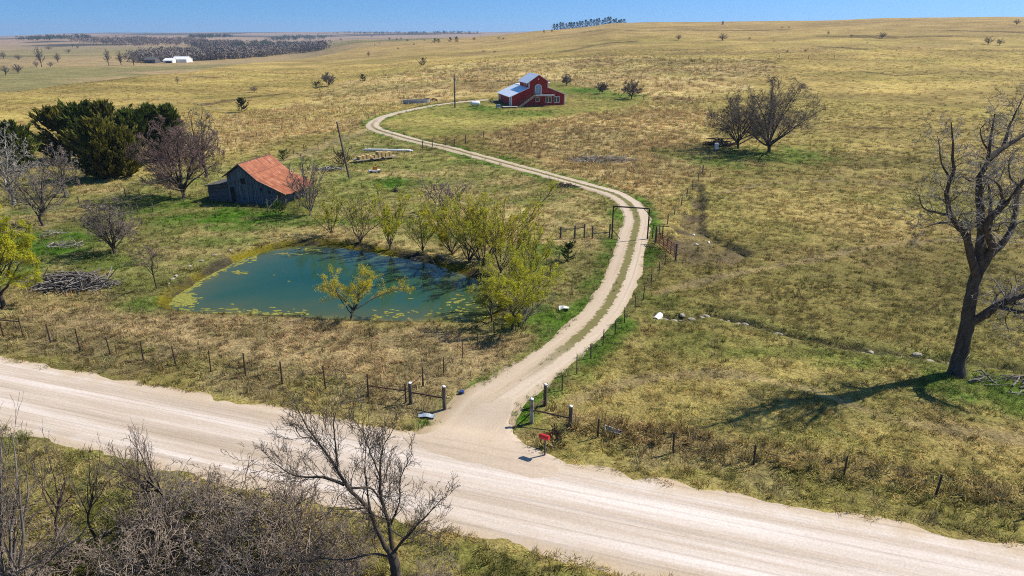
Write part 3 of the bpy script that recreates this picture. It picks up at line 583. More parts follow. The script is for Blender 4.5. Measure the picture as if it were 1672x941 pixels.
def grass_nodes():
    ng = bpy.data.node_groups.new('scatter_tufts', 'GeometryNodeTree'); ng.interface.new_socket('Geometry', in_out='INPUT', socket_type='NodeSocketGeometry'); ng.interface.new_socket('Geometry', in_out='OUTPUT', socket_type='NodeSocketGeometry')
    N = ng.nodes.new; L = ng.links.new; gi, go = N('NodeGroupInput'), N('NodeGroupOutput'); ip = N('GeometryNodeInstanceOnPoints')
    ci = N('GeometryNodeCollectionInfo'); ci.inputs['Collection'].default_value = tuft_col; ci.inputs['Separate Children'].default_value = True; ci.inputs['Reset Children'].default_value = True
    def attr(nm, ty): k = N('GeometryNodeInputNamedAttribute'); k.data_type = ty; k.inputs['Name'].default_value = nm; return k.outputs['Attribute']
    L(gi.outputs[0], ip.inputs['Points']); L(ci.outputs[0], ip.inputs['Instance']); ip.inputs['Pick Instance'].default_value = True
    L(attr('pick', 'INT'), ip.inputs['Instance Index']); L(attr('rot', 'FLOAT_VECTOR'), ip.inputs['Rotation']); L(attr('scl', 'FLOAT_VECTOR'), ip.inputs['Scale']); L(ip.outputs[0], go.inputs[0]); return ng
def grass():
    rng = np.random.default_rng(11); XY = []; SC = []
    for r0, r1, dn, sc in ((13, 30, 13, .85), (30, 60, 10, .95), (60, 100, 6.0, 1.2), (100, 200, 2.0, 1.9), (200, 420, .28, 3.2)):
        aw = R(44); n = int(aw * (r1 * r1 - r0 * r0) * dn); r = np.sqrt(rng.uniform(r0 * r0, r1 * r1, n)); a = rng.uniform(-aw, aw, n)
        XY.append(np.column_stack([r * np.sin(a), r * np.cos(a)])); SC.append(np.full(n, sc))
    # the grassy strip between the wheel tracks and tufts leaning over the gravel edges
    s = rng.uniform(9, DRVS[-1] * .74, 1500); XY.append(np.column_stack([np.interp(s, DRVS, DRV[:, 0]) + rng.normal(0, .16, 1500), np.interp(s, DRVS, DRV[:, 1]) + rng.normal(0, .16, 1500)])); SC.append(np.full(1500, .5)); n_med = 1500
    XY = np.concatenate(XY); SC = np.concatenate(SC); x, y = XY.T
    col, h, den = landscape(x, y)
    clump = fbm(x, y, 1.7, 121, 2); keep = rng.random(len(x)) < den * np.clip(.35 + 1.5 * (clump - .32), .2, 1.4)
    ap = sdf_poly(x, y, APRON) < .1; keep &= ap
    keep[-n_med:] = rng.random(n_med) < np.clip((fbm(x[-n_med:], y[-n_med:], 3, 17, 2) - .32) * 4, 0, 1); col[-n_med:] = mixc(COL['mead2'], COL['straw2'], rng.random(n_med)); h[-n_med:] = .5
    x, y, col, h, SC, clump = x[keep], y[keep], col[keep], h[keep], SC[keep], clump[keep]; n = len(x)
    z = h_full(x, y); hs = h * rng.uniform(.45, 1.75, n); sw = SC * rng.uniform(.8, 1.3, n) * np.clip(.6 + .4 * h, .7, 1.25)
    tv = np.where(np.hypot(x, y) < 75, 1.0, .5)[:, None]; tint = col * (1 + tv * (rng.uniform(.68, 1.5, n)[:, None] - 1)) * np.where(rng.random(n) < .12, .55, 1.0)[:, None] * (1 + rng.normal(0, .06, (n, 3)))
    m = rng.random(n) < .10; tint[m] = tint[m] * .4 + np.array([.40, .31, .15]) * .6
    me = bpy.data.meshes.new('prairie_grass'); me.vertices.add(n); me.vertices.foreach_set('co', np.column_stack([x, y, z]).astype(np.float32).ravel())
    def put(nm, ty, key, arr): a = me.attributes.new(nm, ty, 'POINT'); a.data.foreach_set(key, np.ascontiguousarray(arr).ravel())
    put('tint', 'FLOAT_COLOR', 'color', np.hstack([np.clip(tint, 0, .9), np.ones((n, 1))]).astype(np.float32)); put('pick', 'INT', 'value', rng.integers(0, 5, n).astype(np.int32))
    put('rot', 'FLOAT_VECTOR', 'vector', np.column_stack([np.zeros(n), np.zeros(n), rng.uniform(0, 6.28, n)]).astype(np.float32))
    put('scl', 'FLOAT_VECTOR', 'vector', np.column_stack([sw, sw, hs * np.sqrt(SC) * 1.05]).astype(np.float32))
    o = obj('prairie_grass', me); tag(o, 'dry and greening prairie grass over the whole pasture', 'grass', kind='stuff')
    md = o.modifiers.new('tufts', 'NODES'); md.node_group = grass_nodes(); print('grass tufts', n)
grass()

# ------------------------------------------------------------------ trees
def tubes(name, groups, m, parent, sides):
    """one mesh from bundles of polylines: (points M,n,3 and radii M,n)"""
    VV = []; FF = []; base = 0
    for (Pt, Rd), sd in zip(groups, sides):
        if len(Pt) == 0: continue
        Mn, n, _ = Pt.shape; T = np.gradient(Pt, axis=1); T /= np.linalg.norm(T, axis=2, keepdims=True) + 1e-9
        ref = np.where(np.abs(T[..., 2:3]) < .92, np.array([0, 0, 1.0]), np.array([1.0, 0, 0])); U = np.cross(T, ref); U /= np.linalg.norm(U, axis=2, keepdims=True) + 1e-9; W = np.cross(T, U)
        k = np.arange(sd) * 2 * math.pi / sd
        V = Pt[:, :, None] + (U[:, :, None] * np.cos(k)[:, None] + W[:, :, None] * np.sin(k)[:, None]) * Rd[:, :, None, None]
        i = np.arange(Mn * n * sd).reshape(Mn, n, sd) + base; j = np.roll(i, -1, 2)
        FF.append(np.stack([i[:, :-1], j[:, :-1], j[:, 1:], i[:, 1:]], -1).reshape(-1, 4)); VV.append(V.reshape(-1, 3)); base += Mn * n * sd
    return obj(name, np_mesh(name, np.concatenate(VV), np.concatenate(FF), 4), m, parent, smooth=True)
def norm(v): return v / (np.linalg.norm(v, axis=-1, keepdims=True) + 1e-9)
def sprout(rng, Pt, Rd, L, k, ratio, ang, n, up, wander, rr, tmin=.2, rmin=.004, taper=.8, droop=0.0, even=False):
    Mn, m, _ = Pt.shape; t = tmin + (1 - tmin) * (np.arange(k) + rng.uniform(.05, .95, (Mn, k))) / k
    f = np.minimum(t * (m - 1), m - 1.001); i0 = f.astype(int); fr = (f - i0)[..., None]; r_ = np.arange(Mn)[:, None]
    p = Pt[r_, i0] * (1 - fr) + Pt[r_, i0 + 1] * fr; T = norm(Pt[r_, i0 + 1] - Pt[r_, i0]); rd = Rd[r_, i0] * (1 - fr[..., 0]) + Rd[r_, i0 + 1] * fr[..., 0]
    q = rng.normal(size=p.shape)
    if even: g = rng.uniform(0, 6.28) + np.arange(k) * 2.39996 + rng.normal(0, .25, (Mn, k)); q = np.stack([np.cos(g), np.sin(g), 0 * g], -1)
    q = norm(q - (q * T).sum(-1, keepdims=True) * T); a = (ang * rng.uniform(*((.12, 1.5) if even else (.65, 1.3)), (Mn, k)))[..., None]
    d = np.cos(a) * T + np.sin(a) * q; d[..., 2] += up; d = norm(d)
    ln = L[:, None] * ratio * (1.15 - .55 * t) * rng.uniform(.65, 1.25, (Mn, k)); r0 = np.maximum(rd * rr, rmin)
    p = p.reshape(-1, 3); d = d.reshape(-1, 3); ln = ln.ravel(); r0 = r0.ravel(); out = [p]; st = (ln / (n - 1))[:, None]
    for j in range(n - 1):
        d = norm(d + rng.normal(0, wander, d.shape) + np.array([0, 0, up * .25 - droop])); p = p + d * st; out.append(p)
    s = np.linspace(0, 1, n); R2 = np.maximum(r0[:, None] * (1 - taper * s), rmin * .7); return np.stack(out, 1), R2, ln
def resample(line, n):
    line = catmull(line, 6); s = np.concatenate([[0], np.cumsum(np.linalg.norm(np.diff(line, axis=0), axis=1))]); u = np.linspace(0, s[-1], n); return np.stack([np.interp(u, s, line[:, c]) for c in range(3)], 1), s[-1]

KINDS = {
 # trunk length share, trunk radius, envelope or not, limbs, then levels of (k, ratio, angle, n, up, wander, radius ratio)
 'round': dict(tl=.13, tr=.024, lean=.04, env=1, lv=[(9, 5.0, .72, 9, .14, .15, .56), (8, .50, .62, 8, .14, .20, .46), (7, .52, .70, 6, .06, .22, .5), (6, .58, .65, 5, .05, .22, .6)]),
 'open':  dict(tl=.26, tr=.022, lean=.05, env=1, lv=[(8, 2.4, .60, 9, .18, .2, .56), (6, .56, .65, 8, .10, .24, .5), (5, .55, .7, 6, .05, .25, .5), (4, .55, .65, 5, .05, .25, .6)]),
 'vase':  dict(tl=.10, tr=.016, lean=.05, env=1, lv=[(9, 7.5, .50, 9, .22, .12, .70), (7, .45, .5, 7, .22, .16, .45), (6, .5, .55, 5, .12, .2, .5), (4, .5, .6, 4, .1, .2, .6)]),
 'willow': dict(tl=.04, tr=.010, lean=.03, env=0, lv=[(9, 19, .42, 10, .16, .07, .66), (9, .36, .40, 7, .25, .10, .36), (6, .5, .40, 5, .20, .12, .6)]),
 'shrub': dict(tl=.05, tr=.012, lean=.05, env=0, lv=[(11, 14.0, .60, 8, .22, .12, .75), (7, .48, .55, 6, .16, .18, .5), (6, .5, .6, 4, .08, .2, .6)]),
 'thicket': dict(tl=.04, tr=.008, lean=.05, env=0, lv=[(10, 16.0, .66, 10, .20, .24, .9), (6, .60, .65, 9, .14, .30, .55), (4, .55, .7, 7, .08, .32, .7), (2, .5, .7, 5, .05, .3, .9)]),
 'sapling': dict(tl=.36, tr=.010, lean=.08, env=0, lv=[(8, 1.5, .45, 9, .2, .18, .6), (6, .5, .6, 7, .12, .24, .5), (4, .55, .65, 5, .06, .26, .6)]),
 'wispy': dict(tl=.16, tr=.014, lean=.08, env=0, lv=[(8, 4.2, .75, 10, .10, .16, .6), (9, .42, .5, 8, .14, .16, .42), (7, .5, .45, 6, .02, .16, .6)]),
 'far':   dict(tl=.20, tr=.024, lean=.05, env=1, lv=[(7, 3.2, .75, 6, .14, .16, .6), (7, .55, .75, 5, .08, .2, .55), (6, .6, .75, 4, .04, .2, .6)]),
 'poplar': dict(tl=.35, tr=.022, lean=.05, env=1, lv=[(8, 1.3, .5, 6, .25, .14, .6), (6, .5, .6, 5, .10, .2, .5), (6, .5, .6, 3, .05, .2, .6)]),
}
def leaves(name, twigs, rng, n, size, m, parent, tmin=.25, jitter=.06, aspect=.32):
    Pt = twigs[0]; i = rng.integers(0, len(Pt), n); t = rng.uniform(tmin, 1, n) * (Pt.shape[1] - 1.001); k = t.astype(int); f = (t - k)[:, None]
    p = Pt[i, k] * (1 - f) + Pt[i, k + 1] * f + rng.normal(0, jitter, (n, 3)); d = norm(Pt[i, k + 1] - Pt[i, k] + rng.normal(0, .5, (n, 3))); q = norm(np.cross(d, rng.normal(size=(n, 3))))
    s = (size * rng.uniform(.6, 1.4, n))[:, None]; V = np.stack([p, p + d * s * .5 + q * s * aspect * .5, p + d * s, p + d * s * .5 - q * s * aspect * .5], 1).reshape(-1, 3)
    return obj(name, np_mesh(name, V, np.arange(4 * n).reshape(n, 4), 4), m, parent)
def tree(name, label, cat, base, height, width, seed, kind='round', trunk_m='bark', twig_m='twig', rmin=.012, leaf=None, group=None, mult=1.0, rz=None):
    """leaf = (count, size, material). The tree is grown in its own space, then fitted to its height and spread."""
    rng = np.random.default_rng(seed); K = KINDS[kind]; root = thing(name, label, cat, base, 0, group)
    tl = K['tl']; ln = np.array([[0, 0, -.04], [rng.normal(0, K['lean'] * tl), rng.normal(0, K['lean'] * tl), tl * .5], [rng.normal(0, K['lean'] * tl * 2), rng.normal(0, K['lean'] * tl * 2), tl]]); tk, tL = resample(ln, 7)
    tr = K['tr'] * np.linspace(1.0, .8, 7); tr[0] *= 1.5; tr[1] *= 1.15
    lv = [(tk[None], tr[None], np.array([tl]))]
    for li, (k, ra, an, n, up, wa, rr) in enumerate(K['lv']):
        k = max(2, int(round(k * (mult if li else 1))))
        if li == 0 and K['env']:                  # limbs reach out to points spread over a rounded crown
            kk = k + 5; gi = rng.uniform(0, 6.28) + np.arange(kk) * 2.39996; zi = np.linspace(-.60, .97, kk) + rng.normal(0, .05, kk); zi = np.clip(zi, -.7, 1); ri = np.sqrt(1 - zi * zi) * rng.uniform(.75, 1.1, kk); T3 = np.stack([np.cos(gi) * ri * width / height * .43, np.sin(gi) * ri * width / height * .43, .57 + zi * .36], -1)
            st = tk[np.minimum(3 + (rng.random(kk) * 4).astype(int), 6)] * np.array([1, 1, 1]); cp = np.stack([T3[:, 0] * .42, T3[:, 1] * .42, st[:, 2] + (T3[:, 2] - st[:, 2]) * .62], -1) + rng.normal(0, .03, (kk, 3)); tt = np.linspace(0, 1, n)[None, :, None]
            pl = st[:, None] * (1 - tt) ** 2 + 2 * cp[:, None] * tt * (1 - tt) + T3[:, None] * tt * tt; pl[:, 1:] += np.cumsum(rng.normal(0, .010, (kk, n - 1, 3)), axis=1); r0 = K['tr'] * rr * rng.uniform(.7, 1.05, kk)[:, None]; lv.append((pl, np.maximum(r0 * (1 - .82 * np.linspace(0, 1, n)), rmin / height * 1.4), np.full(kk, .40 * (1 + width / height) / 1.6))); continue
        lv.append(sprout(rng, *lv[-1], k, ra, an, n, up, wa, rr, tmin=.55 if li == 0 else .22, even=li == 0, rmin=rmin / height * (1.6 if li == 0 else 1)))
    allp = lv[-1][0]; zt = allp[:, 2].max(); zs = height / zt; tips = lv[-1][0][:, -1]; pc = (84, 80) if K['env'] else (93, 98.5); rad = (np.percentile(np.abs(tips[:, 0]), pc[0]) + np.percentile(np.abs(tips[:, 1]), pc[0])) / 2; zt = np.percentile(tips[:, 2], pc[1]); xs = width / 2 / rad
    if K['env']: xs = zs = height
    sc = np.array([xs, xs, zs]); rs = (zs + xs) / 2 * .5 + zs * .5
    G_ = [(l[0] * sc, np.maximum(l[1] * rs, rmin * .7)) for l in lv]
    if K['env']:                                  # long shoots are cut back to a rounded crown
        ec = np.array([0, 0, height * .54]); er = np.array([width / 2, width / 2, height * .48]); out = []
        for p, r_ in G_:
            v = (p - ec) / er; mm = np.linalg.norm(v, axis=2, keepdims=True); f = np.where(mm > .9, (.9 + (mm - .9) * .3) / np.maximum(mm, .1), 1.0); f = np.where(p[..., 2:3] > height * .3, f, np.minimum(1, f ** .6)); out.append((ec + v * f * er, r_))
        G_ = [G_[0]] + out[1:]
    tubes('trunk', G_[:2], M[trunk_m], root, [9, 6]); tubes('crown', G_[2:], M[twig_m], root, [4, 3, 3, 3][:len(G_) - 2])
    if leaf: leaves('foliage', G_[-1], rng, leaf[0], leaf[1], M[leaf[2]], root)
    if rz is not None: root.rotation_euler = (0, 0, rz)
    return root
def skeleton_tree(name, label, cat, base, limbs, seed, levels, trunk_m, twig_m, rmin, tips=None):
    """limbs traced as 3-D lines: (points, start radius, end radius); twigs grown from them"""
    rng = np.random.default_rng(seed); root = thing(name, label, cat, base); b = np.array(base); N = 16; Pt = []; Rd = []; Ln = []
    for k, (pts, r0, r1) in enumerate(limbs):
        l, L = resample(np.array(pts) - b, N); l[1:-1] += rng.normal(0, .012 * L / 4, (N - 2, 3)); Pt.append(l); Rd.append(np.linspace(r0, r1, N)); Ln.append(L)
    Pt = np.array(Pt); Rd = np.array(Rd); Ln = np.array(Ln); Rd[0, 0] *= 1.35; Rd[0, 1] *= 1.2
    Rd *= 1 + .16 * (vnoise(np.arange(N)[None] * 1.3, np.arange(len(Pt))[:, None] * 7.7, seed) - .5); out = []; dens, blen, (an, n, up, wa, rr) = levels[0]; parts = []
    for i in range(1, len(Pt)): parts.append(sprout(rng, Pt[i:i + 1], Rd[i:i + 1], np.array([blen]), max(3, int(dens * Ln[i])), 1.0, an, n, up, wa, rr, tmin=.15, rmin=rmin))
    src = tuple(np.concatenate([q[c] for q in parts]) for c in range(3)); out.append(src)
    for (k, ra, an, n, up, wa, rr) in levels[1:]: src = sprout(rng, *src, k, ra, an, n, up, wa, rr, tmin=.18, rmin=rmin); out.append(src)
    tubes('trunk', [(Pt[:1], Rd[:1]), (Pt[1:], Rd[1:])], M[trunk_m], root, [12, 8]); tubes('crown', [o[:2] for o in out], M[twig_m], root, [5, 4, 3, 3, 3][:len(out)]); return root

def cedar(label, base, h, w, seed, m='cedar', n_br=120, group=None, name='cedar_tree', leafn=34):
    rng = np.random.default_rng(seed); root = thing(name, label, 'cedar', base, 0, group)
    tk = np.array([[0, 0, -.1], [.05, .02, h * .4], [0, 0, h * .93]]); l, L = resample(tk, 8); tubes('trunk', [(l[None], np.linspace(.03 * h, .006 * h, 8)[None])], M['bark'], root, [7])
    t = np.sort(rng.uniform(.04, 1.0, n_br)); z = h * (.05 + .95 * t ** .95); prof = np.clip(np.sin(np.pi * np.clip(t * .86 + .14, 0, 1)) ** .7, .05, 1) * (1 - .35 * t) ; a = rng.uniform(0, 6.28, n_br); ln = w / 2 * prof * rng.uniform(.5, 1.3, n_br) + .1
    lob = 1 + .25 * np.sin(a * 3 + seed) ; ln *= lob; V = []
    s = rng.uniform(.12, 1, (n_br, leafn)) ** .7; up = .45 + .9 * t[:, None]; c = np.stack([np.cos(a)[:, None] * ln[:, None] * s, np.sin(a)[:, None] * ln[:, None] * s, z[:, None] - h * .06 + up * ln[:, None] * s * s * .8], -1)
    c += rng.normal(0, .020 * h, c.shape) * np.array([1, 1, .7]); d = norm(np.stack([np.cos(a)[:, None] + 0 * s, np.sin(a)[:, None] + 0 * s, up + .35 * s], -1) + rng.normal(0, .35, c.shape)); q = norm(np.cross(d, rng.normal(size=c.shape)))
    sz = (h * .085 * rng.uniform(.5, 1.3, s.shape))[..., None]; V = np.stack([c - d * sz * .3, c + q * sz * .22, c + d * sz * .9, c - q * sz * .22], 2).reshape(-1, 3); n = n_br * leafn
    obj('crown', np_mesh('crown', V, np.arange(4 * n).reshape(n, 4), 4), M[m], root); return root
def px_h(px, pyb, pyt):                          # base on the ground and the height that reaches pyt in the photograph
    b = G(px, pyb); return b, at_depth(px, pyt, b[1])[2] - b[2]
def px_w(px0, px1, base): return abs(px1 - px0) / FPX * (base[1] * math.cos(PITCH) + (CAMH - base[2]) * math.sin(PITCH) - 0)
def photo_tree(name, label, cat, px, pyb, pyt, x0, x1, seed, kind, **kw):
    b, h = px_h(px, pyb, pyt); w = px_w(x0, x1, b); return tree(name, label, cat, b, max(h * .98, .4), w, seed, kind, **kw)
def photo_limb(base, pts, depth0, depth1, r0, r1, wav=0):
    n = len(pts); return ([at_depth(x, y, base[1] + depth0 + (depth1 - depth0) * k / max(1, n - 1) + wav * math.sin(k * 1.7)) for k, (x, y) in enumerate(pts)], r0, r1)

# the great old tree on the right
b = G(1560, 611); tb = [tuple(b - np.array([0, 0, .25]))]
L_ = [([b - np.array([0, 0, .3])] + [at_depth(x, y, b[1] + .1) for x, y in [(1567, 580), (1577, 540), (1583, 500), (1590, 470), (1598, 440)]], .44, .33)]
for pts, d0, d1, r0, r1 in [
    ([(1594, 450), (1585, 415), (1578, 386), (1553, 351), (1545, 321), (1552, 293), (1557, 268), (1555, 233), (1553, 200)], 0, -1.6, .30, .035),
    ([(1598, 440), (1604, 386), (1601, 351), (1599, 291), (1614, 261), (1616, 233), (1621, 212), (1624, 186)], .1, .8, .40, .035),
    ([(1614, 261), (1636, 243), (1655, 231), (1680, 216), (1710, 200)], .7, 1.8, .20, .05),
    ([(1636, 244), (1641, 230), (1651, 200), (1666, 170), (1672, 155)], 1.0, 2.6, .12, .025),
    ([(1601, 440), (1620, 402), (1609, 372), (1636, 338), (1655, 318), (1680, 285), (1715, 250)], .1, -1.8, .33, .06),
    ([(1606, 425), (1646, 386), (1659, 338), (1666, 305), (1690, 270)], .2, 3.0, .28, .05),
    ([(1583, 528), (1603, 516), (1628, 500), (1660, 486), (1700, 476), (1740, 470)], 0, -2.0, .34, .10),
    ([(1603, 516), (1640, 490), (1672, 466), (1705, 448)], -.3, 2.2, .24, .07),
    ([(1628, 500), (1655, 508), (1690, 512), (1725, 520)], -.8, -3.0, .16, .04),
    ([(1604, 386), (1618, 340), (1614, 300), (1629, 298), (1640, 275)], .2, 2.2, .16, .03),
    ([(1636, 338), (1636, 318), (1629, 300), (1600, 285)], -.6, -2.2, .13, .03),
    ([(1562, 362), (1536, 364), (1520, 368), (1503, 374)], -.6, -1.8, .09, .02),
    ([(1545, 351), (1520, 345), (1506, 338), (1500, 318)], -.8, -2.4, .09, .02),
    ([(1552, 293), (1538, 268), (1534, 240), (1531, 222)], -1.2, -.2, .08, .02),
    ([(1599, 291), (1585, 296), (1570, 288), (1560, 300)], .3, -1.4, .09, .02),
    ([(1616, 250), (1605, 232), (1601, 212), (1612, 198)], .8, 0, .07, .02),
    ([(1666, 305), (1650, 290), (1648, 262), (1662, 244)], 1.8, 1.2, .08, .02),
    ([(1660, 486), (1652, 505), (1642, 520), (1648, 545)], -1.2, -1.6, .06, .015)]:
    L_.append(photo_limb(b, pts, d0, d1, r0 * .86, r1 * .8))
skeleton_tree('old_tree', 'huge old leafless tree with thick forking dark trunk at the right edge of the pasture', 'tree', tuple(b), L_, 3, [(2.2, 2.4, (.80, 10, .14, .26, .28)), (6, .50, .75, 8, .08, .32, .5), (4, .5, .75, 6, .04, .3, .7)], 'bark', 'twig_old', .0115)

# the leaning bare tree in front of the road
b = G(650, 985)
L_ = [([b - np.array([0, 0, .3])] + [at_depth(x, y, b[1] + .05) for x, y in [(648, 955), (645, 925), (640, 905)]], .24, .18)]
for pts, d0, d1, r0, r1 in [
    ([(641, 908), (621, 877), (605, 838), (570, 800), (547, 761), (518, 723), (496, 688), (484, 665)], 0, -.5, .125, .014),
    ([(562, 792), (528, 779), (493, 779), (464, 768), (436, 746)], -.2, .9, .07, .010),
    ([(643, 912), (640, 890), (637, 864), (624, 819), (621, 781), (624, 736), (637, 710), (645, 695)], 0, .8, .11, .012),
    ([(550, 768), (551, 752), (547, 720), (545, 690), (553, 660)], -.4, .4, .05, .009),
    ([(568, 798), (604, 797), (618, 812), (626, 825)], -.2, .5, .05, .035),
    ([(645, 900), (653, 889), (678, 861), (707, 832), (724, 812)], .1, -.6, .07, .010),
    ([(637, 860), (653, 819), (653, 784), (672, 745)], .3, 1.1, .05, .009),
    ([(605, 838), (598, 790), (596, 750), (600, 715)], 0, 1.0, .05, .009),
    ([(621, 781), (605, 740), (592, 705), (596, 680)], .4, -.4, .04, .008),
    ([(643, 912), (610, 905), (560, 915), (520, 912), (495, 920)], 0, -1.0, .06, .010),
    ([(637, 864), (665, 880), (690, 870), (712, 878)], .2, .8, .04, .009),
    ([(518, 723), (505, 715), (490, 712), (478, 690)], -.4, -.9, .03, .008)]:
    L_.append(photo_limb(b, pts, d0, d1, r0 * .84, r1 * .9))
skeleton_tree('bare_tree', 'dark leafless tree leaning left in front of the gravel road, twigs over the road', 'tree', tuple(b), L_, 8, [(5.0, 1.35, (.62, 10, .22, .18, .34)), (6, .58, .60, 8, .16, .22, .55), (3, .55, .62, 6, .08, .24, .75)], 'bark', 'twig_fg', .0078)

# bare trees, each with its place, size and look:  name, label, base px, base py, top py, left px, right px, seed, kind, options
T_ = photo_tree
T_('bare_tree', 'broad dark leafless tree in the right pasture, larger one of the close pair', 'tree', 1255, 250, 119, 1186, 1352, 21, 'round', twig_m='twig_dark', rmin=.018, mult=1.2)
T_('bare_tree', 'round leafless tree with shorter crown, left one of the close pair in the right pasture', 'tree', 1205, 243, 148, 1128, 1266, 22, 'round', twig_m='twig_dark', rmin=.018, mult=1.2)
T_('bare_tree', 'big spreading reddish leafless tree left of the old barn', 'tree', 300, 323, 186, 212, 368, 23, 'round', twig_m='twig_red', rmin=.021, mult=1.2)
T_('bare_tree', 'tall thin grey leafless tree rising behind the reddish tree', 'tree', 336, 290, 165, 300, 364, 24, 'open', twig_m='twig_grey', rmin=.026)
T_('bare_tree', 'gnarled low grey leafless tree on bright grass left of the pond', 'tree', 187, 414, 318, 126, 230, 25, 'round', twig_m='twig_grey', rmin=.018)
T_('bare_tree', 'dark trunked leafless tree between the cedars and the willow at the left edge', 'tree', 73, 368, 258, 22, 128, 26, 'open', twig_m='twig_grey', rmin=.022)
T_('bare_tree', 'tall bleached white limbed leafless tree at the left edge', 'tree', 22, 336, 190, -40, 70, 27, 'open', trunk_m='pale_bark', twig_m='pale_bark', rmin=.026)
T_('bare_tree', 'grey leafless tree with pale branches in front of the cedars', 'tree', 108, 322, 232, 70, 140, 28, 'open', trunk_m='bark_grey', twig_m='twig_grey', rmin=.022)
T_('bare_tree', 'thin reddish leafless sapling on the bank left of the pond', 'tree', 257, 474, 385, 226, 286, 29, 'sapling', twig_m='twig_red', rmin=.011)
T_('bare_tree', 'dense grey leafless tree right behind the rusty barn roof', 'tree', 506, 352, 246, 466, 546, 30, 'vase', trunk_m='bark_grey', twig_m='twig_grey', rmin=.018)
T_('bare_tree', 'wide grey leafless bush above the pond willows', 'tree', 722, 346, 280, 682, 760, 31, 'shrub', trunk_m='bark_grey', twig_m='twig_grey', rmin=.018)
T_('bare_tree', 'small leafless tree at the right end of the green house lawn', 'tree', 1031, 162, 128, 1010, 1050, 32, 'round', twig_m='twig_dark', rmin=.024)
T_('bare_tree', 'tiny leafless tree in the middle of the green house lawn', 'tree', 983, 153, 133, 972, 995, 33, 'round', twig_m='twig_dark', rmin=.024)
T_('bare_tree', 'little leafless tree nearest the red house on the lawn', 'tree', 925, 140, 119, 914, 936, 34, 'round', twig_m='twig_grey', rmin=.024)
T_('bare_tree', 'spreading leafless tree beside a dark fallen cedar on the left hillside', 'tree', 537, 141, 117, 522, 550, 35, 'round', twig_m='twig_grey', rmin=.03)
# willows
T_('willow_tree', 'yellow green willow beside the road fence at the left edge', 'willow', 8, 502, 326, -62, 80, 41, 'open', twig_m='twig_grey', rmin=.011, leaf=(38000, .15, 'willow_leaf'))
T_('willow_tree', 'small yellow willow on the near bank of the pond', 'willow', 574, 521, 428, 508, 622, 42, 'wispy', twig_m='twig', rmin=.009, leaf=(13000, .085, 'willow_yellow'))
T_('willow_tree', 'two stemmed sparse willow at the top left of the pond', 'willow', 541, 385, 298, 508, 566, 43, 'willow', twig_m='twig_grey', rmin=.013, leaf=(2600, .14, 'willow_leaf'), mult=.8)
T_('willow_tree', 'many stemmed bare willow at the top of the pond', 'willow', 588, 396, 312, 556, 622, 44, 'willow', twig_m='twig_dark', rmin=.014, leaf=(2000, .14, 'willow_leaf'), mult=.8)
T_('willow_tree', 'upright willow with yellow tips on the far pond bank', 'willow', 637, 405, 305, 606, 664, 45, 'willow', twig_m='twig_grey', rmin=.013, leaf=(7000, .14, 'willow_leaf'), mult=.8)
T_('willow_tree', 'slim sparse willow left of the big willow clump on the far bank', 'willow', 691, 413, 330, 668, 712, 46, 'willow', twig_m='twig_grey', rmin=.012, leaf=(3000, .13, 'willow_leaf'), mult=.8)
T_('willow_tree', 'bright yellow topped willow beside the grey bush', 'willow', 738, 416, 312, 692, 772, 47, 'willow', twig_m='twig_grey', rmin=.012, leaf=(9000, .15, 'willow_yellow'), mult=.9)
T_('willow_tree', 'largest fountain shaped willow clump at the right end of the pond', 'willow', 790, 434, 308, 722, 862, 48, 'willow', twig_m='twig', rmin=.013, leaf=(19000, .11, 'willow_leaf'), mult=1.1)
T_('willow_tree', 'dense yellow green willow filling the left side of the big clump', 'willow', 766, 430, 314, 722, 812, 52, 'willow', twig_m='twig', rmin=.012, leaf=(11000, .11, 'willow_leaf'))
T_('willow_tree', 'tall yellow green willow filling the right side of the big clump', 'willow', 818, 446, 322, 776, 866, 53, 'willow', twig_m='twig', rmin=.012, leaf=(9000, .11, 'willow_yellow'))
T_('willow_tree', 'yellow green willow at the right end of the water behind the near corner willow', 'willow', 842, 500, 396, 792, 896, 54, 'willow', twig_m='twig_grey', rmin=.011, leaf=(12000, .11, 'willow_leaf'))
T_('willow_tree', 'low leafy willow hanging over the near right water edge', 'willow', 802, 527, 446, 764, 848, 55, 'wispy', twig_m='twig_grey', rmin=.010, leaf=(8000, .10, 'willow_leaf'))
T_('willow_tree', 'bare stemmed willow with yellow leaves leaning over green grass right of the pond', 'willow', 866, 455, 345, 828, 896, 49, 'willow', twig_m='twig_dark', rmin=.012, leaf=(4000, .14, 'willow_leaf'), mult=.7)
T_('willow_tree', 'leafy yellow green willow standing at the water at the near right pond corner', 'willow', 836, 537, 418, 770, 892, 50, 'wispy', twig_m='twig_grey', rmin=.011, leaf=(11000, .12, 'willow_leaf'))
T_('shrub', 'grey brush under the near right pond willow', 'shrub', 858, 528, 470, 832, 892, 51, 'shrub', trunk_m='bark_grey', twig_m='twig_grey', rmin=.010)
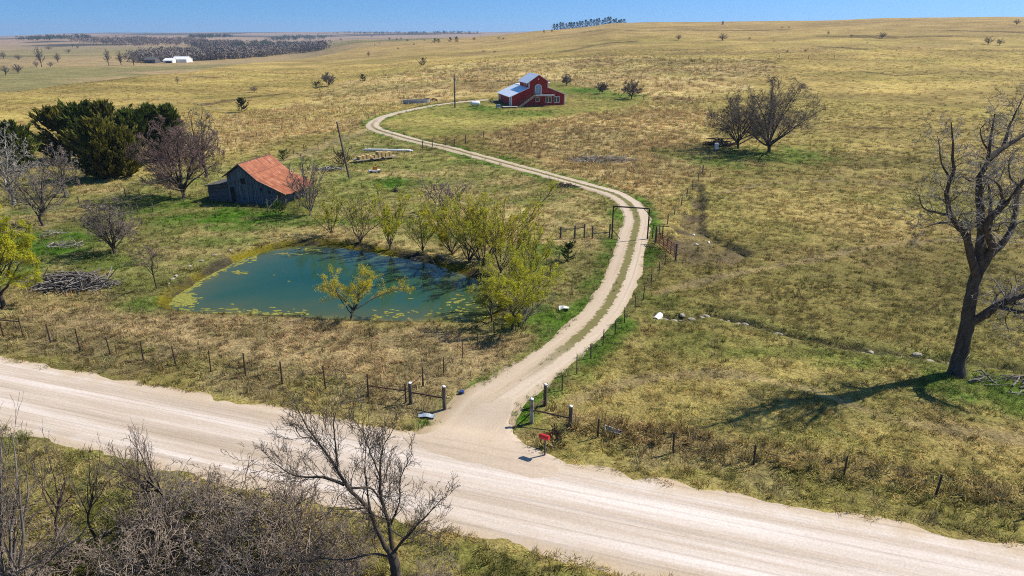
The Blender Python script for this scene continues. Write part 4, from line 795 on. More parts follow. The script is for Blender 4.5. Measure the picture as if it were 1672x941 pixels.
# cedars
for i, (px, pb, pt, x0, x1, lb) in enumerate([(172, 292, 196, 132, 214, 'large front cedar of the evergreen grove, nearest the spectator'), (104, 262, 178, 66, 150, 'leftmost tall cedar of the evergreen grove'), (145, 262, 170, 108, 184, 'cedar second from the left at the back of the evergreen grove'),
    (186, 262, 168, 150, 222, 'highest pointed cedar in the middle of the evergreen grove'), (226, 268, 180, 196, 258, 'cedar at the right of the evergreen grove partly behind the reddish tree'), (254, 262, 172, 230, 280, 'slender cedar with a pointed tip right of the grove middle'),
    (284, 264, 172, 262, 312, 'last cedar on the right of the grove behind the reddish tree'), (206, 290, 210, 176, 246, 'front right cedar of the grove with lit olive top'), (36, 280, 200, 2, 72, 'dark cedar behind the bleached tree at the left edge')]):
    b, h = px_h(px, pb, pt); cedar(lb, b, h, px_w(x0, x1, b) * .95, 60 + i, 'cedar_olive' if i in (0, 3, 7, 1) else 'cedar', n_br=120, leafn=58, group='cedars of the evergreen grove')
for px, pb, pt, x0, x1, sd, m, lb in [(395, 184, 160, 385, 406, 71, 'cedar_dark', 'small lone cedar on the hillside right of the evergreen grove'), (593, 134, 122, 586, 600, 72, 'cedar_dark', 'lone dark cedar beside brush left of the red house drive'), (690, 107, 96, 682, 699, 73, 'cedar_dark', 'round dark cedar alone on the middle hillside'),
    (519, 148, 135, 506, 532, 74, 'cedar_dark', 'dark sprawling fallen cedar beside the hillside tree')]:
    b, h = px_h(px, pb, pt); cedar(lb, b, h, px_w(x0, x1, b), sd, m, n_br=60, leafn=26)
for px, pb, pt, x0, x1, sd, m, lb in [(927, 426, 398, 914, 942, 75, 'yucca', 'spiky green yucca beside the driveway fence'), (560, 272, 250, 540, 580, 76, 'brush_dark', 'dark red brown cedar shrub behind the utility pole'), (462, 262, 247, 452, 472, 77, 'yucca', 'dark green bush peeping over the barn roof'),
    (455, 352, 332, 440, 470, 78, 'shrub_green', 'low dark green bush at the barn corner'), (905, 732, 706, 892, 930, 79, 'brush_dark', 'dark clump of dry brush behind the red mailbox')]:
    b, h = px_h(px, pb, pt); cedar(lb, b, h, px_w(x0, x1, b), sd, m, n_br=60, leafn=30, name='bush')['category'] = 'bush'

# thicket below the road
kinds = [tree('shrub', 'grey leafless shrub in the dense thicket below the road', 'shrub', (0, 0, -50), 3.6, 3.4, 90 + k, 'thicket', trunk_m='twig_pale', twig_m=['twig_pale', 'twig', 'twig_pale', 'twig_fg', 'twig_grey'][k], rmin=.0080, group='shrubs of the thicket below the road') for k in range(5)]
rng = np.random.default_rng(77); first = [True] * 5
spots = []
for px, py in [(20, 960), (60, 900), (110, 940), (30, 850), (150, 890), (195, 930), (240, 890), (215, 850), (280, 930), (300, 880), (330, 905), (345, 850), (370, 940), (390, 890), (420, 930), (440, 880), (460, 950), (480, 905), (510, 940), (540, 905), (560, 955), (590, 930), (250, 985), (330, 1000), (410, 1010), (500, 1010), (150, 1000), (60, 1010), (580, 1010), (690, 990), (720, 960), (680, 950), (100, 1060), (200, 1060), (300, 1070), (400, 1080), (500, 1080), (600, 1080), (0, 1080), (265, 850), (180, 1110), (360, 1120), (530, 1130), (60, 800), (730, 1010)]:
    spots.append((px + rng.normal(0, 8), py + rng.normal(0, 6)))
for i, (px, py) in enumerate(spots):
    k = i % 5
    if px < 235 and py < 905 and i % 3 == 1: continue
    p = G(px, py); s = rng.uniform(.75, 1.15) * (.72 if px > 540 else 1.0) * (.6 if px > 660 else 1) * (.78 if px < 240 else 1); o = kinds[k]
    lab = 'grey leafless shrub in the dense thicket below the road'
    if first[k]: o.location = p; o.rotation_euler = (0, 0, rng.uniform(0, 6)); o.scale = (s, s, s * rng.uniform(.8, 1.1)); first[k] = False
    else: dup(o, p, rng.uniform(0, 6.28), (s, s, s * rng.uniform(.8, 1.1)), lab)
T_('bare_tree', 'slender black stemmed tree standing highest above the thicket below the road', 'tree', 280, 862, 676, 238, 345, 96, 'sapling', twig_m='twig', rmin=.0065, mult=1.3)
T_('bare_tree', 'crooked dark sapling left of the slender tree above the thicket', 'tree', 250, 850, 700, 190, 280, 97, 'sapling', twig_m='twig', rmin=.0065)
T_('bare_tree', 'thin straight dark sapling in the left half of the thicket', 'tree', 160, 880, 715, 120, 200, 98, 'sapling', twig_m='twig_dark', rmin=.006)
T_('bare_tree', 'dark bare bush tree with upswept twigs at the left end of the thicket', 'tree', 22, 992, 668, -60, 128, 100, 'shrub', trunk_m='bark_grey', twig_m='twig', rmin=.0075)
T_('bare_tree', 'slim bare sapling at the upper left edge of the thicket', 'tree', 112, 905, 712, 70, 150, 101, 'sapling', twig_m='twig', rmin=.0065)
T_('bare_tree', 'spreading grey tree overhanging the bottom left corner of the road bank', 'tree', -20, 985, 655, -150, 115, 99, 'shrub', trunk_m='bark_grey', twig_m='twig_pale', rmin=.007)

# ------------------------------------------------------------------ red house
def red_house():
    A, B = G(834.5, 174.6), G(923.5, 171.8); rz = math.atan2(B[1] - A[1], B[0] - A[0]) + R(3.5); W = float(np.hypot(*(B - A)[:2])); k = W / 14.5
    z0 = min(A[2], B[2]); r = thing('red_house', 'red barn style house with raised centre, pale metal roofs and an outside stair', 'house', (A[0], A[1], z0), rz); r.scale = (k, k, k)
    W, Ln, TL = 14.5, 14.0, 8.8; u0, u1 = 4.7, 9.9; um = (u0 + u1) / 2; el, er, jl, jr, te, tp = 2.55, 2.75, 4.55, 4.55, 6.05, 7.75
    # walls: low wings and the tall centre
    b = MB()
    b.prism([(0, 0, -.6), (u0, 0, -.6), (u0, 0, jl), (0, 0, el)], (0, Ln, 0)); b.prism([(u1 + .002, 0, -.6), (W, 0, -.6), (W, 0, er), (u1 + .002, 0, jr)], (0, Ln, 0))
    b.prism([(u0 + .002, .003, -.6), (u1, .003, -.6), (u1, .003, te), (um, .003, tp), (u0 + .002, .003, te)], (0, TL - .01, 0)); b.prism([(u0 + .002, TL, -.6), (u1, TL, -.6), (u1, TL, jr), (u0 + .002, TL, jl)], (0, Ln - TL, 0))
    b.build('wall', M['barn_red'], r)
    b = MB(); b.box(-.12, -.1, -.7, W + .12, 0, .12); b.build('foundation', M['stone'], r)
    t = .12
    def slab(name, p, q, y0, y1, m='roof_metal'):
        b = MB(); b.prism([(p[0], y0, p[1]), (q[0], y0, q[1]), (q[0], y0, q[1] + t), (p[0], y0, p[1] + t)], (0, y1 - y0, 0))
        o = b.build(name, M[m], r); n = int((y1 - y0) / .75); s = MB()
        for i in range(1, n): y = y0 + (y1 - y0) * i / n; s.prism([(p[0], y - .02, p[1] + t), (q[0], y - .02, q[1] + t), (q[0], y - .02, q[1] + t + .035), (p[0], y - .02, p[1] + t + .035)], (0, .04, 0))
        s.build('seam', M['roof_metal'], o); return o
    sl = (jl - el) / u0
    slab('roof', (-.5, el - .5 * sl), (u0, jl), -.35, Ln + .35); sr = (jr - er) / (W - u1); slab('roof', (W + .5, er - .5 * sr), (u1, jr), -.35, Ln + .35)
    st = (tp - te) / (um - u0); slab('roof', (u0 - .55, te - .55 * st), (um, tp), -.4, TL + .4); slab('roof', (u1 + .55, te - .55 * st), (um, tp), -.4, TL + .4)
    b = MB(); b.prism([(u0 + .002, TL, jl + .12), (u1, TL, jr + .12), (u1, TL, jr + .24), (u0 + .002, TL, jl + .24)], (0, Ln - TL + .35, 0)); b.build('roof', M['roof_metal'], r)
    b = MB()                                      # white corner boards and fascias
    for bx in ((-.04, -.06, -.2, .22, -.003, el - .05), (W - .22, -.06, -.2, W + .04, -.003, er - .05), (u0 - .03, -.06, jl - .1, u0 + .19, -.004, te - .1), (u1 - .19, -.06, jl - .1, u1 + .03, -.004, te - .1),
        (-.06, 0, -.2, -.003, .22, el - .15), (-.06, Ln - .25, -.2, -.003, Ln, el - .15), (u0 - .06, .01, jl + .2, u0 - .005, .2, te - .2), (u0 - .06, TL - .25, jl + .2, u0 - .005, TL, te - .2)):
        b = MB(); b.box(*bx); b.build('corner_board', M['white_paint'], r)
    def window(x0, x1, z0_, z1_, panes, parent=r, y=-.0):
        f = MB()
        f.box(x0, -.08, z0_, x0 + .14, -.006, z1_); f.box(x1 - .14, -.08, z0_, x1, -.006, z1_); f.box(x0 + .14, -.08, z1_ - .14, x1 - .14, -.006, z1_); f.box(x0 + .14, -.08, z0_, x1 - .14, -.006, z0_ + .14)
        for i in range(1, panes): xx = x0 + (x1 - x0) * i / panes; f.box(xx - .07, -.075, z0_ + .14, xx + .07, -.006, z1_ - .14)
        w = f.build('window', M['white_paint'], parent); g = MB(); g.box(x0 + .1, -.03, z0_ + .1, x1 - .1, -.008, z1_ - .1); g.build('pane', M['glass'], w); return w
    window(9.25, 10.85, .75, 2.35, 2); window(11.45, 13.05, .75, 2.35, 2); window(6.45, 7.6, 1.1, 2.2, 1)
    # side windows on the low wing and the tower flank (facing left)
    for y0, z0_, z1_, xx in ((12.4, .9, 2.0, 0), (10.9, .9, 2.0, 0), (2.2, 4.95, 5.5, u0), (4.1, 4.95, 5.5, u0)):
        f = MB(); f.box(xx - .07, y0, z0_, xx - .006, y0 + .5, z1_); w = f.build('window', M['white_paint'], r); g = MB(); g.box(xx - .085, y0 + .14, z0_ + .12, xx - .071, y0 + .36, z1_ - .12); g.build('pane', M['glass'], w)
    f = MB(); f.box(-.07, .7, 0, -.006, 1.75, 2.1); dd = f.build('door', M['white_paint'], r); g = MB(); g.tube((-.1, .85, 1.0), (-.07, .85, 1.0), .05); g.build('handle', M['wire'], dd)
    # arched loft door
    def arch(x0, x1, zb, zs, n=10): c = (x0 + x1) / 2; rr = (x1 - x0) / 2; return [(x0, zb), (x1, zb)] + [(c + rr * math.cos(math.pi * i / n), zs + rr * .8 * math.sin(math.pi * i / n)) for i in range(n + 1)]
    f = MB(); f.prism([(x, -.075, z) for x, z in arch(um - 1.0, um + .85, 2.95, 4.75)], (0, .07, 0)); dr = f.build('door', M['white_paint'], r)
    g = MB(); g.prism([(x, -.10, z) for x, z in arch(um - .8, um + .65, 3.05, 4.68)], (0, .022, 0)); g.build('pane', M['door_glass'], dr)
    g = MB(); g.box(um - .10, -.13, 3.1, um - .04, -.103, 5.2); g.box(um - .78, -.13, 4.5, um + .63, -.104, 4.56); g.build('glazing_bar', M['white_paint'], dr)
    g = MB(); g.prism([(um - .12, -.06, 6.5), (um + .12, -.06, 6.5), (um + .12, -.06, 6.85), (um, -.06, 7.0), (um - .12, -.06, 6.85)], (0, .05, 0)); g.build('gable_light', M['white_paint'], r)
    # balcony and outside stair
    d0, d1, dz, dp = 6.0, 11.1, 2.75, 1.9
    b = MB(); b.box(d0, -dp, dz, d1, -.09, dz + .16); bal = b.build('balcony', M['deck_wood'], r)
    b = MB(); b.box(d0, -dp - .06, dz - .1, d1, -dp - .003, dz + .24); b.build('fascia', M['white_paint'], bal)
    b = MB()
    for x in (d0 + .1, (d0 + d1) / 2 + .4, d1 - .1): b = MB(); b.tube((x, -dp + .1, -.5), (x, -dp + .1, dz), .07); b.build('support', M['dark_wood'], bal)
    b = MB()
    for x in np.linspace(d0 + .05, d1 - .05, 6): b.tube((x, -dp + .05, dz + .1), (x, -dp + .05, dz + 1.0), .035)
    b.bar((d0, -dp + .05, dz + 1.0), (d1, -dp + .05, dz + 1.0), .09, .05); b.bar((d0, -dp + .05, dz + .6), (d1, -dp + .05, dz + .6), .05, .04); b.bar((d1 - .05, -dp, dz + 1.0), (d1 - .05, -.1, dz + 1.0), .09, .05); b.build('railing', M['dark_wood'], bal)
    s0 = (d0, dz + .1); s1 = (1.3, -.25); b = MB(); n = 13
    for y in (-dp + .05, -dp + 1.0): b.prism([(s0[0], y, s0[1]), (s1[0], y, s1[1]), (s1[0], y, s1[1] - .3), (s0[0], y, s0[1] - .3)], (0, .06, 0))
    for i in range(n): x = s0[0] + (s1[0] - s0[0]) * (i + .5) / n; z = s0[1] + (s1[1] - s0[1]) * (i + .5) / n; b.box(x - .16, -dp + .12, z - .02, x + .16, -dp + .99, z + .03)
    stp = b.build('stair', M['deck_wood'], r); b = MB()
    for t_ in (0, .33, .66, 1): x = s0[0] + (s1[0] - s0[0]) * t_; z = s0[1] + (s1[1] - s0[1]) * t_; b.tube((x, -dp + .03, z - .2), (x, -dp + .03, z + .95), .035)
    for dz_ in (.95, .5): b.bar((s0[0], -dp + .03, s0[1] + dz_), (s1[0], -dp + .03, s1[1] + dz_), .08, .05)
    b.bar((s0[0], -dp + 1.05, s0[1] + .95), (s1[0], -dp + 1.05, s1[1] + .95), .08, .05); b.build('handrail', M['dark_wood'], stp)
    b = MB(); b.box(-2.6, -2.6, .12, 1.25, -.15, .26); pl = b.build('porch_deck', M['deck_wood'], r); b = MB()
    for x, y in ((-2.5, -2.5), (1.1, -2.5), (-2.5, -.4), (-.6, -2.5)): b = MB(); b.box(x, y, -.5, x + .15, y + .15, .12); b.build('support', M['dark_wood'], pl)
    b = MB(); b.box(-2.9, 9.5, -.3, -.4, 12.2, .5); b.build('side_porch', M['dark_wood'], r)
    # grill under a dark cover on the grass in front of the porch
    p = Matrix.Rotation(rz, 4, 'Z') @ Vector((-3.9 * k, -2.6 * k, 0)); q = (A[0] + p.x, A[1] + p.y); g0 = ground_z(*q); t2 = thing('covered_grill', 'dark covered barbecue grill on the grass by the house porch', 'grill', (q[0], q[1], g0), rz)
    b = MB(); b.prism([(-.7, -.35, .35), (.7, -.35, .35), (.7, -.35, .7), (.4, -.35, 1.0), (-.4, -.35, 1.0), (-.7, -.35, .7)], (0, .7, 0)); b.build('cover', M['grey_sheet'], t2); b = MB()
    for x in (-.55, .55):
        for y in (-.25, .25): b = MB(); b.tube((x, y, -.05), (x, y, .36), .04); b.build('leg', M['black_pipe'], t2)
red_house()

# ------------------------------------------------------------------ old barn
def old_barn():
    A = G(376, 331.5); x0 = A[0]; z0 = A[2] - .05; r = thing('old_barn', 'weathered blue grey board barn with a rusty red iron roof by the pond', 'barn', (A[0], A[1], z0), R(-13)); r.scale = (1.0, 1.0, 1.0)
    Ln = 6.6; W = 6.6
    prof = [(-.35, 3.35), (2.0, 4.95), (4.3, 3.05), (6.2, 2.15), (7.9, 1.55)]
    b = MB(); b.prism([(0, 0, -.5), (W, 0, -.5), (W, 0, 1.85), (6.2, 0, 2.02), (4.3, 0, 2.92), (2.0, 0, 4.80), (0, 0, 3.42)], (0, Ln, 0)); wl_ = b.build('wall', M['barn_board'], r)
    b = MB(); rr = random.Random(4)               # individual boards standing proud of the gable wall
    x = 1.0
    while x < W - .1:
        w = rr.uniform(.2, .32); top = np.interp(x + w / 2, [0, 2, 4.3, 6.2, 6.6], [3.42, 4.8, 2.92, 2.02, 1.85]) - .22
        if not (1.15 < x < 1.95): b.box(x, -.035 - rr.uniform(0, .02), rr.uniform(-.1, .15), min(x + w - .03, W - .02), -.003, top - rr.uniform(0, .12))
        x += w
    b.build('board', M['barn_board'], wl_)
    for nm, bx in (('door_opening_shade', (.28, -.02, .1, .9, -.004, 2.1)), ('loft_opening_shade', (1.9, -.06, 2.5, 2.55, -.038, 3.2)), ('gap_shade', (4.4, -.072, 1.75, 4.7, -.057, 2.2)), ('gap_shade', (5.5, -.072, 1.5, 5.8, -.057, 1.85))):  # black panels on a solid wall, painted shade of openings and gaps
        b = MB(); b.box(*bx); b.build(nm, M['black_rubber_and_shade'], r)
    b = MB(); b.box(1.2, -.06, 1.15, 1.95, -.036, 2.2); b.build('door', M['barn_board'], r); b = MB(); b.box(.95, -.13, .05, 3.4, -.06, .32); b.build('sill_plank', M['shed_board'], r)
    # corrugated roof sheets along the ridge, sagging a little at the eave
    def sheets(pts, name, y0, y1, sag):
        n = 44; V = []; ys = np.linspace(y0, y1, n)
        for (px, pz), sg in zip(pts, sag):
            for i, y in enumerate(ys): V.append((px, y, pz + .028 * (1 if i % 2 else -1) - sg * math.sin(math.pi * i / n) + (float(vnoise(y * 1.1, px * 2.0, 3)) - .5) * sg))
        m = len(pts); F = [(j * n + i, j * n + i + 1, (j + 1) * n + i + 1, (j + 1) * n + i) for j in range(m - 1) for i in range(n - 1)]
        me = bpy.data.meshes.new(name); me.from_pydata(V, [], F); me.update(); o = obj(name, me, M['rust'], r); md = o.modifiers.new('t', 'SOLIDIFY'); md.thickness = .03; return o
    sheets([(2.0, 4.98), (3.1, 4.06), (4.3, 3.10), (4.95, 2.78), (6.2, 2.22), (7.2, 1.82), (7.95, 1.55)], 'roof', -.3, Ln + .3, [.0, .02, .05, .06, .09, .13, .16]); sheets([(-.4, 3.36), (.8, 4.17), (2.02, 4.99)], 'roof', -.3, Ln + .3, [.06, .03, 0])
    b = MB(); b.bar((2.0, -.33, 4.93), (4.3, -.33, 3.03), .05, .16); b.bar((4.3, -.33, 3.03), (7.95, -.33, 1.5), .05, .14); b.bar((2.0, -.33, 4.93), (-.4, -.33, 3.3), .05, .16); b.bar((2.0, -.3, 5.02), (2.0, Ln + .3, 5.02), .16, .05); b.build('bargeboard', M['dark_wood'], r)
    for y in (.1, 2.2, 4.4, 6.4): b = MB(); b.tube((7.5, y, -.4), (7.5, y, 1.56), .07); b.build('lean_to_post', M['dark_wood'], r)
    b = MB(); b.bar((7.5, 0, 1.6), (7.5, Ln, 1.6), .1, .08); b.build('eave_beam', M['dark_wood'], r)
    s = MB(); s.prism([(-3.1, .35, -.4), (-.03, .35, -.4), (-.03, .35, 2.35), (-3.1, .35, 1.95)], (0, 3.2, 0)); sh = s.build('side_shed', M['shed_board'], r)
    s = MB()
    for i in range(7): z = .05 + i * .27; s.box(-3.12, .31, z, -.05, .347, z + .24)
    s.build('board', M['shed_board'], sh)
    s = MB(); s.prism([(-3.4, .05, 1.98), (.0, .05, 2.47), (.0, .05, 2.55), (-3.4, .05, 2.06)], (0, 3.9, 0)); s.build('roof', M['dark_wood'], sh)
    s = MB(); s.bar((-3.2, .2, 1.3), (1.9, -.12, 3.0), .05, .07); s.build('loose_pole', M['post'], r)
old_barn()

# ------------------------------------------------------------------ fences, gates and posts
def post_mb(p, h, r, lean=(0, 0), n=6, cap=None):
    b = MB(); b.tube((p[0], p[1], p[2] - .3), (p[0] + lean[0], p[1] + lean[1], p[2] + h), r * 1.08, r * .92, n); return b
def fence(label, pts, h=1.25, r=.045, m='steel_post', wires=3, braces=(), wood=(), heights=None, seed=1, step=None):
    rr = random.Random(seed); P3 = [G(*p) for p in pts]
    if step:
        out = []
        for a, c in zip(P3[:-1], P3[1:]):
            n = max(1, int(round(np.hypot(*(c - a)[:2]) / step)))
            for k in range(n): q = a + (c - a) * k / n; q[2] = ground_z(q[0], q[1]); out.append(q)
        P3 = out + [P3[-1]]
    root = thing('wire_fence', label, 'fence', tuple(P3[0])); o0 = P3[0]; tops = []
    for i, p in enumerate(P3):
        q = p - o0; big = i in wood; hh = h * rr.uniform(.9, 1.1) * (1.15 if big else 1); le = (rr.uniform(-.07, .07), rr.uniform(-.07, .07))
        post_mb(q, hh, .10 if big else r * rr.uniform(.85, 1.15), le).build('post', M['post' if big else m], root); tops.append((q, hh, le))
    if wires:
        b = MB()
        for (q, hh, l), (q2, h2, l2) in zip(tops[:-1], tops[1:]):
            for k in range(wires):
                t = (k + 1) / (wires + .35); a = Vector(q) + Vector((l[0] * t, l[1] * t, hh * t)); c = Vector(q2) + Vector((l2[0] * t, l2[1] * t, h2 * t)); b.tube(a, c, .006, n=3, caps=False)
        b.build('wire', M['wire'], root)
    if braces:
        for i, j, ti, tj in braces:
            b = MB(); (q, hh, l), (q2, h2, l2) = tops[i], tops[j]; b.tube(Vector(q) + Vector((0, 0, hh * ti)), Vector(q2) + Vector((0, 0, h2 * tj)), .045); b.build('brace', M[m], root)
    return root
fence('rusty steel post fence along the far side of the gravel road, left of the driveway', [(-60, 535), (6, 551), (38, 551), (83, 561), (131, 572), (181, 580), (234, 588), (288, 597), (344, 606), (401, 614), (461, 627), (532, 636), (602, 645)], h=1.45, braces=[(1, 2, .85, .8)], seed=2)
fence('dark post fence along the road verge to the right of the red mailbox', [(976, 714), (1099, 740), (1231, 760), (1377, 782), (1527, 812), (1690, 842)], h=1.2, r=.05, m='black_pipe', seed=3)
fence('rusty post fence running beside the right edge of the driveway up to the red gate', [(890, 664), (918, 638), (942, 612), (965, 586), (984, 566), (1004, 548), (1020, 528), (1037, 508), (1050, 490), (1063, 466), (1076, 448), (1086, 432)], h=1.15, r=.04, seed=4)
fence('steel post fence on the pond side of the driveway', [(690, 632), (724, 611), (755, 584), (781, 570), (807, 546), (842, 540), (870, 505), (886, 470), (898, 453), (912, 432), (927, 424)], h=1.15, r=.035, seed=5)
fence('dark wooden brace posts and rails left of the pipe gateway', [(800, 396), (915, 390), (938, 389), (954, 388), (967, 389), (995, 388)], h=1.4, r=.09, m='dark_wood', wires=2, braces=[(1, 3, .75, .75), (4, 5, .4, .4)], seed=6)
fence('old fence climbing from the red gate past the washed out bank to the tree pair', [(1077, 384), (1090, 366), (1101, 352), (1112, 336), (1121, 322), (1131, 310), (1140, 296), (1147, 284), (1158, 262), (1166, 248)], h=1.2, r=.06, m='post', wires=3, seed=7, wood=(7,))
fence('line of posts round the far edge of the house lawn', [(905, 135), (925, 137), (955, 146), (985, 150), (1010, 156), (1035, 160), (1066, 167)], h=1.2, r=.06, m='post', seed=8, step=6)
fence('post and wire fence along the grass track left of the driveway bend', [(497, 247), (530, 232), (560, 215), (590, 201), (632, 176), (655, 168), (672, 166)], h=1.2, r=.06, m='post', seed=9, step=7)
fence('weathered fence behind the dark shrub and the utility pole', [(480, 254), (500, 248), (520, 246), (545, 246), (575, 248), (600, 247), (635, 244)], h=1.1, r=.05, m='post', seed=10)
fence('fence with dark corner posts across the upper driveway', [(690, 243), (706, 240), (728, 238), (742, 239), (760, 236), (790, 226)], h=1.5, r=.09, m='dark_wood', braces=[(2, 3, .8, .75)], seed=11)
fence('leaning fence between the cedars and the old barn', [(60, 350), (130, 335), (205, 321), (226, 348), (250, 346), (300, 330)], h=1.2, r=.06, m='post', seed=12)
fence('short fence line on the hillside right of the reddish tree', [(372, 238), (386, 236), (420, 226), (460, 214), (500, 200)], h=1.2, r=.07, m='post', seed=13)
fence('crooked rails and posts at the right front corner of the barn', [(437, 346), (455, 340), (468, 336), (490, 340)], h=1.6, r=.07, m='post', wires=2, braces=[(0, 1, .2, .8), (1, 2, .3, .7)], seed=14)
fence('faint fence across the middle pasture behind the red house', [(840, 104), (846, 104), (856, 104), (640, 116), (672, 112)][:3], h=1.8, r=.10, m='post', seed=15, wires=2)
fence('far fence line along the top of the right pasture', [(1272, 96), (1320, 96), (1362, 96)], h=1.6, r=.12, m='post', seed=16, step=11)

def white_cap_posts(label, pts, hs, rails, mats, r=.11):
    root = thing('brace_posts', label, 'fence', tuple(G(*pts[0]))); o0 = G(*pts[0]); Q = [G(*p) - o0 for p in pts]
    for q, h, mm in zip(Q, hs, mats):
        p = post_mb(q, h, r, (0, 0), 10).build('post', M[mm], root); b = MB(); b.tube((q[0], q[1], q[2] + h), (q[0], q[1], q[2] + h + .05), r * 1.04, r * .6, 10); b.build('cap', M['white_paint'], p)
    for i, j, ti, tj in rails: b = MB(); b.tube(Vector(Q[i]) + Vector((0, 0, hs[i] * ti)), Vector(Q[j]) + Vector((0, 0, hs[j] * tj)), .045); b.build('rail', M['steel_post'], root)
white_cap_posts('two thick dark posts with white caps joined by a rail, left of the driveway mouth', [(671, 659), (726, 669)], [1.35, 1.5], [(0, 1, .55, .5)], ['post', 'post'])
white_cap_posts('three white capped posts in a corner with a low rail, right of the driveway mouth', [(868, 690), (890, 662), (931, 699)], [1.5, 1.35, 1.35], [(0, 2, .55, .45), (0, 1, .6, .3)], ['pale_bark', 'post', 'post'])
def pipe_brace():
    o0 = G(602, 650); root = thing('corner_fence', 'thin dark pipe brace with a sloping rail beside the white capped posts', 'fence', tuple(o0)); Q = [G(602, 650) - o0, G(663, 657) - o0, G(691, 631) - o0]; hs = [1.3, 1.25, 1.25]
    for q, h in zip(Q, hs): post_mb(q, h, .05).build('post', M['black_pipe'], root)
    for i, j, ti, tj in ((0, 1, .66, .62), (1, 2, .7, .6)): b = MB(); b.tube(Vector(Q[i]) + Vector((0, 0, hs[i] * ti)), Vector(Q[j]) + Vector((0, 0, hs[j] * tj)), .035); b.build('rail', M['steel_post'], root)
pipe_brace()
def gateway():
    a, c = G(999, 389), G(1057, 391); root = thing('pipe_gateway', 'tall black pipe gateway frame spanning the driveway', 'gateway', tuple(a)); q = c - a; ha = at_depth(999, 337, a[1])[2] - a[2]; hc = at_depth(1058, 341, c[1])[2] - c[2]
    for p, h in ((np.zeros(3), ha), (q, hc)): post_mb(p, h, .075, (0, 0), 8).build('post', M['black_pipe'], root)
    b = MB(); b.tube((0, 0, ha), (q[0], q[1], q[2] + hc), .075, n=8); b.build('crossbar', M['black_pipe'], root)
    b = MB(); b.tube((.02, 0, ha - .6), (.55, .02, ha - .03), .035); b.tube((q[0] - .02, q[1], q[2] + hc - .6), (q[0] - .55, q[1], q[2] + hc - .03), .035); b.build('knee_brace', M['black_pipe'], root)
    b = MB(); b.tube((.05, -.05, .9), (.8, -.3, .05), .04); b.build('stay', M['steel_post'], root)
gateway()
def red_gate():
    a, c = G(1070, 398), G(1101, 424); root = thing('tube_gate', 'dark red tubular farm gate standing open right of the driveway', 'gate', tuple(a)); q = Vector(c - a); h = 1.5
    post_mb((0, 0, 0), 1.75, .09, n=8).build('post', M['dark_wood'], root); post_mb(q * 1.06, 1.7, .09, n=8).build('post', M['dark_wood'], root)
    b = MB(); s = q * .04; e = q * .98
    for z in (.25, .5, .72, .94, 1.18, 1.42): b.tube(s + Vector((0, 0, z)), e + Vector((0, 0, z)), .030, n=6)
    b.build('gate_rails', M['red_gate'], root); b = MB()
    for t in (0, .2, .4, .6, .8, 1): p = s.lerp(e, t) + Vector((0, -.035, 0)); b.tube(p + Vector((0, 0, .22)), p + Vector((0, 0, 1.45)), .034, n=6)
    b.build('gate_uprights', M['red_gate'], root)
    w = thing('corner_fence', 'dark pipe H brace behind the open red gate', 'fence', tuple(G(1081, 392))); post_mb((0, 0, 0), 1.5, .06).build('post', M['black_pipe'], w); post_mb((-.9, .5, 0), 1.4, .05).build('post', M['black_pipe'], w)
    b = MB(); b.tube((-.95, .5, 1.35), (.6, -.1, 1.42), .045); b.build('rail', M['black_pipe'], w)
red_gate()
def mailbox():
    a = G(889, 745); root = thing('mailbox', 'bright red mailbox on a thin post beside the gravel road', 'mailbox', tuple(a), R(-30))
    b = MB(); b.tube((0, 0, -.2), (.03, 0, 1.0), .05, .045, 8); b.build('post', M['post'], root)
    n = 8; pr = [(-.11, 0), (.11, 0)] + [(.11 * math.cos(math.pi * i / n), .12 + .11 * math.sin(math.pi * i / n)) for i in range(n + 1)]
    b = MB(); b.prism([(-.26, y, 1.02 + z) for y, z in pr], (.50, 0, 0)); bx = b.build('box', M['red_paint'], root); b = MB(); b.prism([(-.278, y * 1.02, 1.02 + z * 1.02) for y, z in pr], (.018, 0, 0)); b.build('door', M['red_gate'], bx)
    b = MB(); b.box(.08, .113, 1.14, .10, .125, 1.36); b.box(.08, .113, 1.30, .18, .126, 1.36); b.build('flag', M['red_paint'], bx); b = MB(); b.box(-.2, -.05, .97, .2, .05, 1.018); b.build('bracket', M['white_paint'], root)
mailbox()

# ------------------------------------------------------------------ utility poles and wires
def pole(label, px, pyb, pyt, r, cross=True, lean=0):
    b, h = px_h(px, pyb, pyt); root = thing('utility_pole', label, 'utility pole', tuple(b)); m = MB(); m.tube((0, 0, -.3), (lean, 0, h), r * 1.2, r * .8, 9); m.build('pole', M['post'], root)
    if cross:
        m = MB(); m.bar((lean - .8, -.05, h - .5), (lean + .8, -.05, h - .5), .1, .12); m.build('crossarm', M['dark_wood'], root); m = MB(); m.tube((lean + .25, -.16, h - 1.7), (lean + .25, -.16, h - 1.0), .17, n=10); m.build('transformer', M['grey_sheet'], root)
    m = MB()
    for dx in ((-.7, .7) if cross else (0,)): m.tube((lean + dx, -.05, h - (.44 if cross else 0)), (lean + dx, -.05, h - (.44 if cross else 0) + .16), .05, n=6)
    m.build('insulator', M['white_paint'], root); return b + np.array([lean, 0, h - .3])
pA = pole('leaning plain wooden utility pole behind the barn', 571, 292, 199, .14, False, -1.15); pB = pole('wooden utility pole with transformer by the red house', 743, 176, 121, .17, True)
def wire(label, a, c, sag, n=24):
    a, c = np.array(a), np.array(c); t = np.linspace(0, 1, n)[:, None]; l = a * (1 - t) + c * t; l[:, 2] -= 4 * sag * (t * (1 - t))[:, 0]; me_o = tubes('overhead_wire', [(l[None], np.full((1, n), .018))], M['wire'], None, [5]); tag(me_o, label, 'wire')
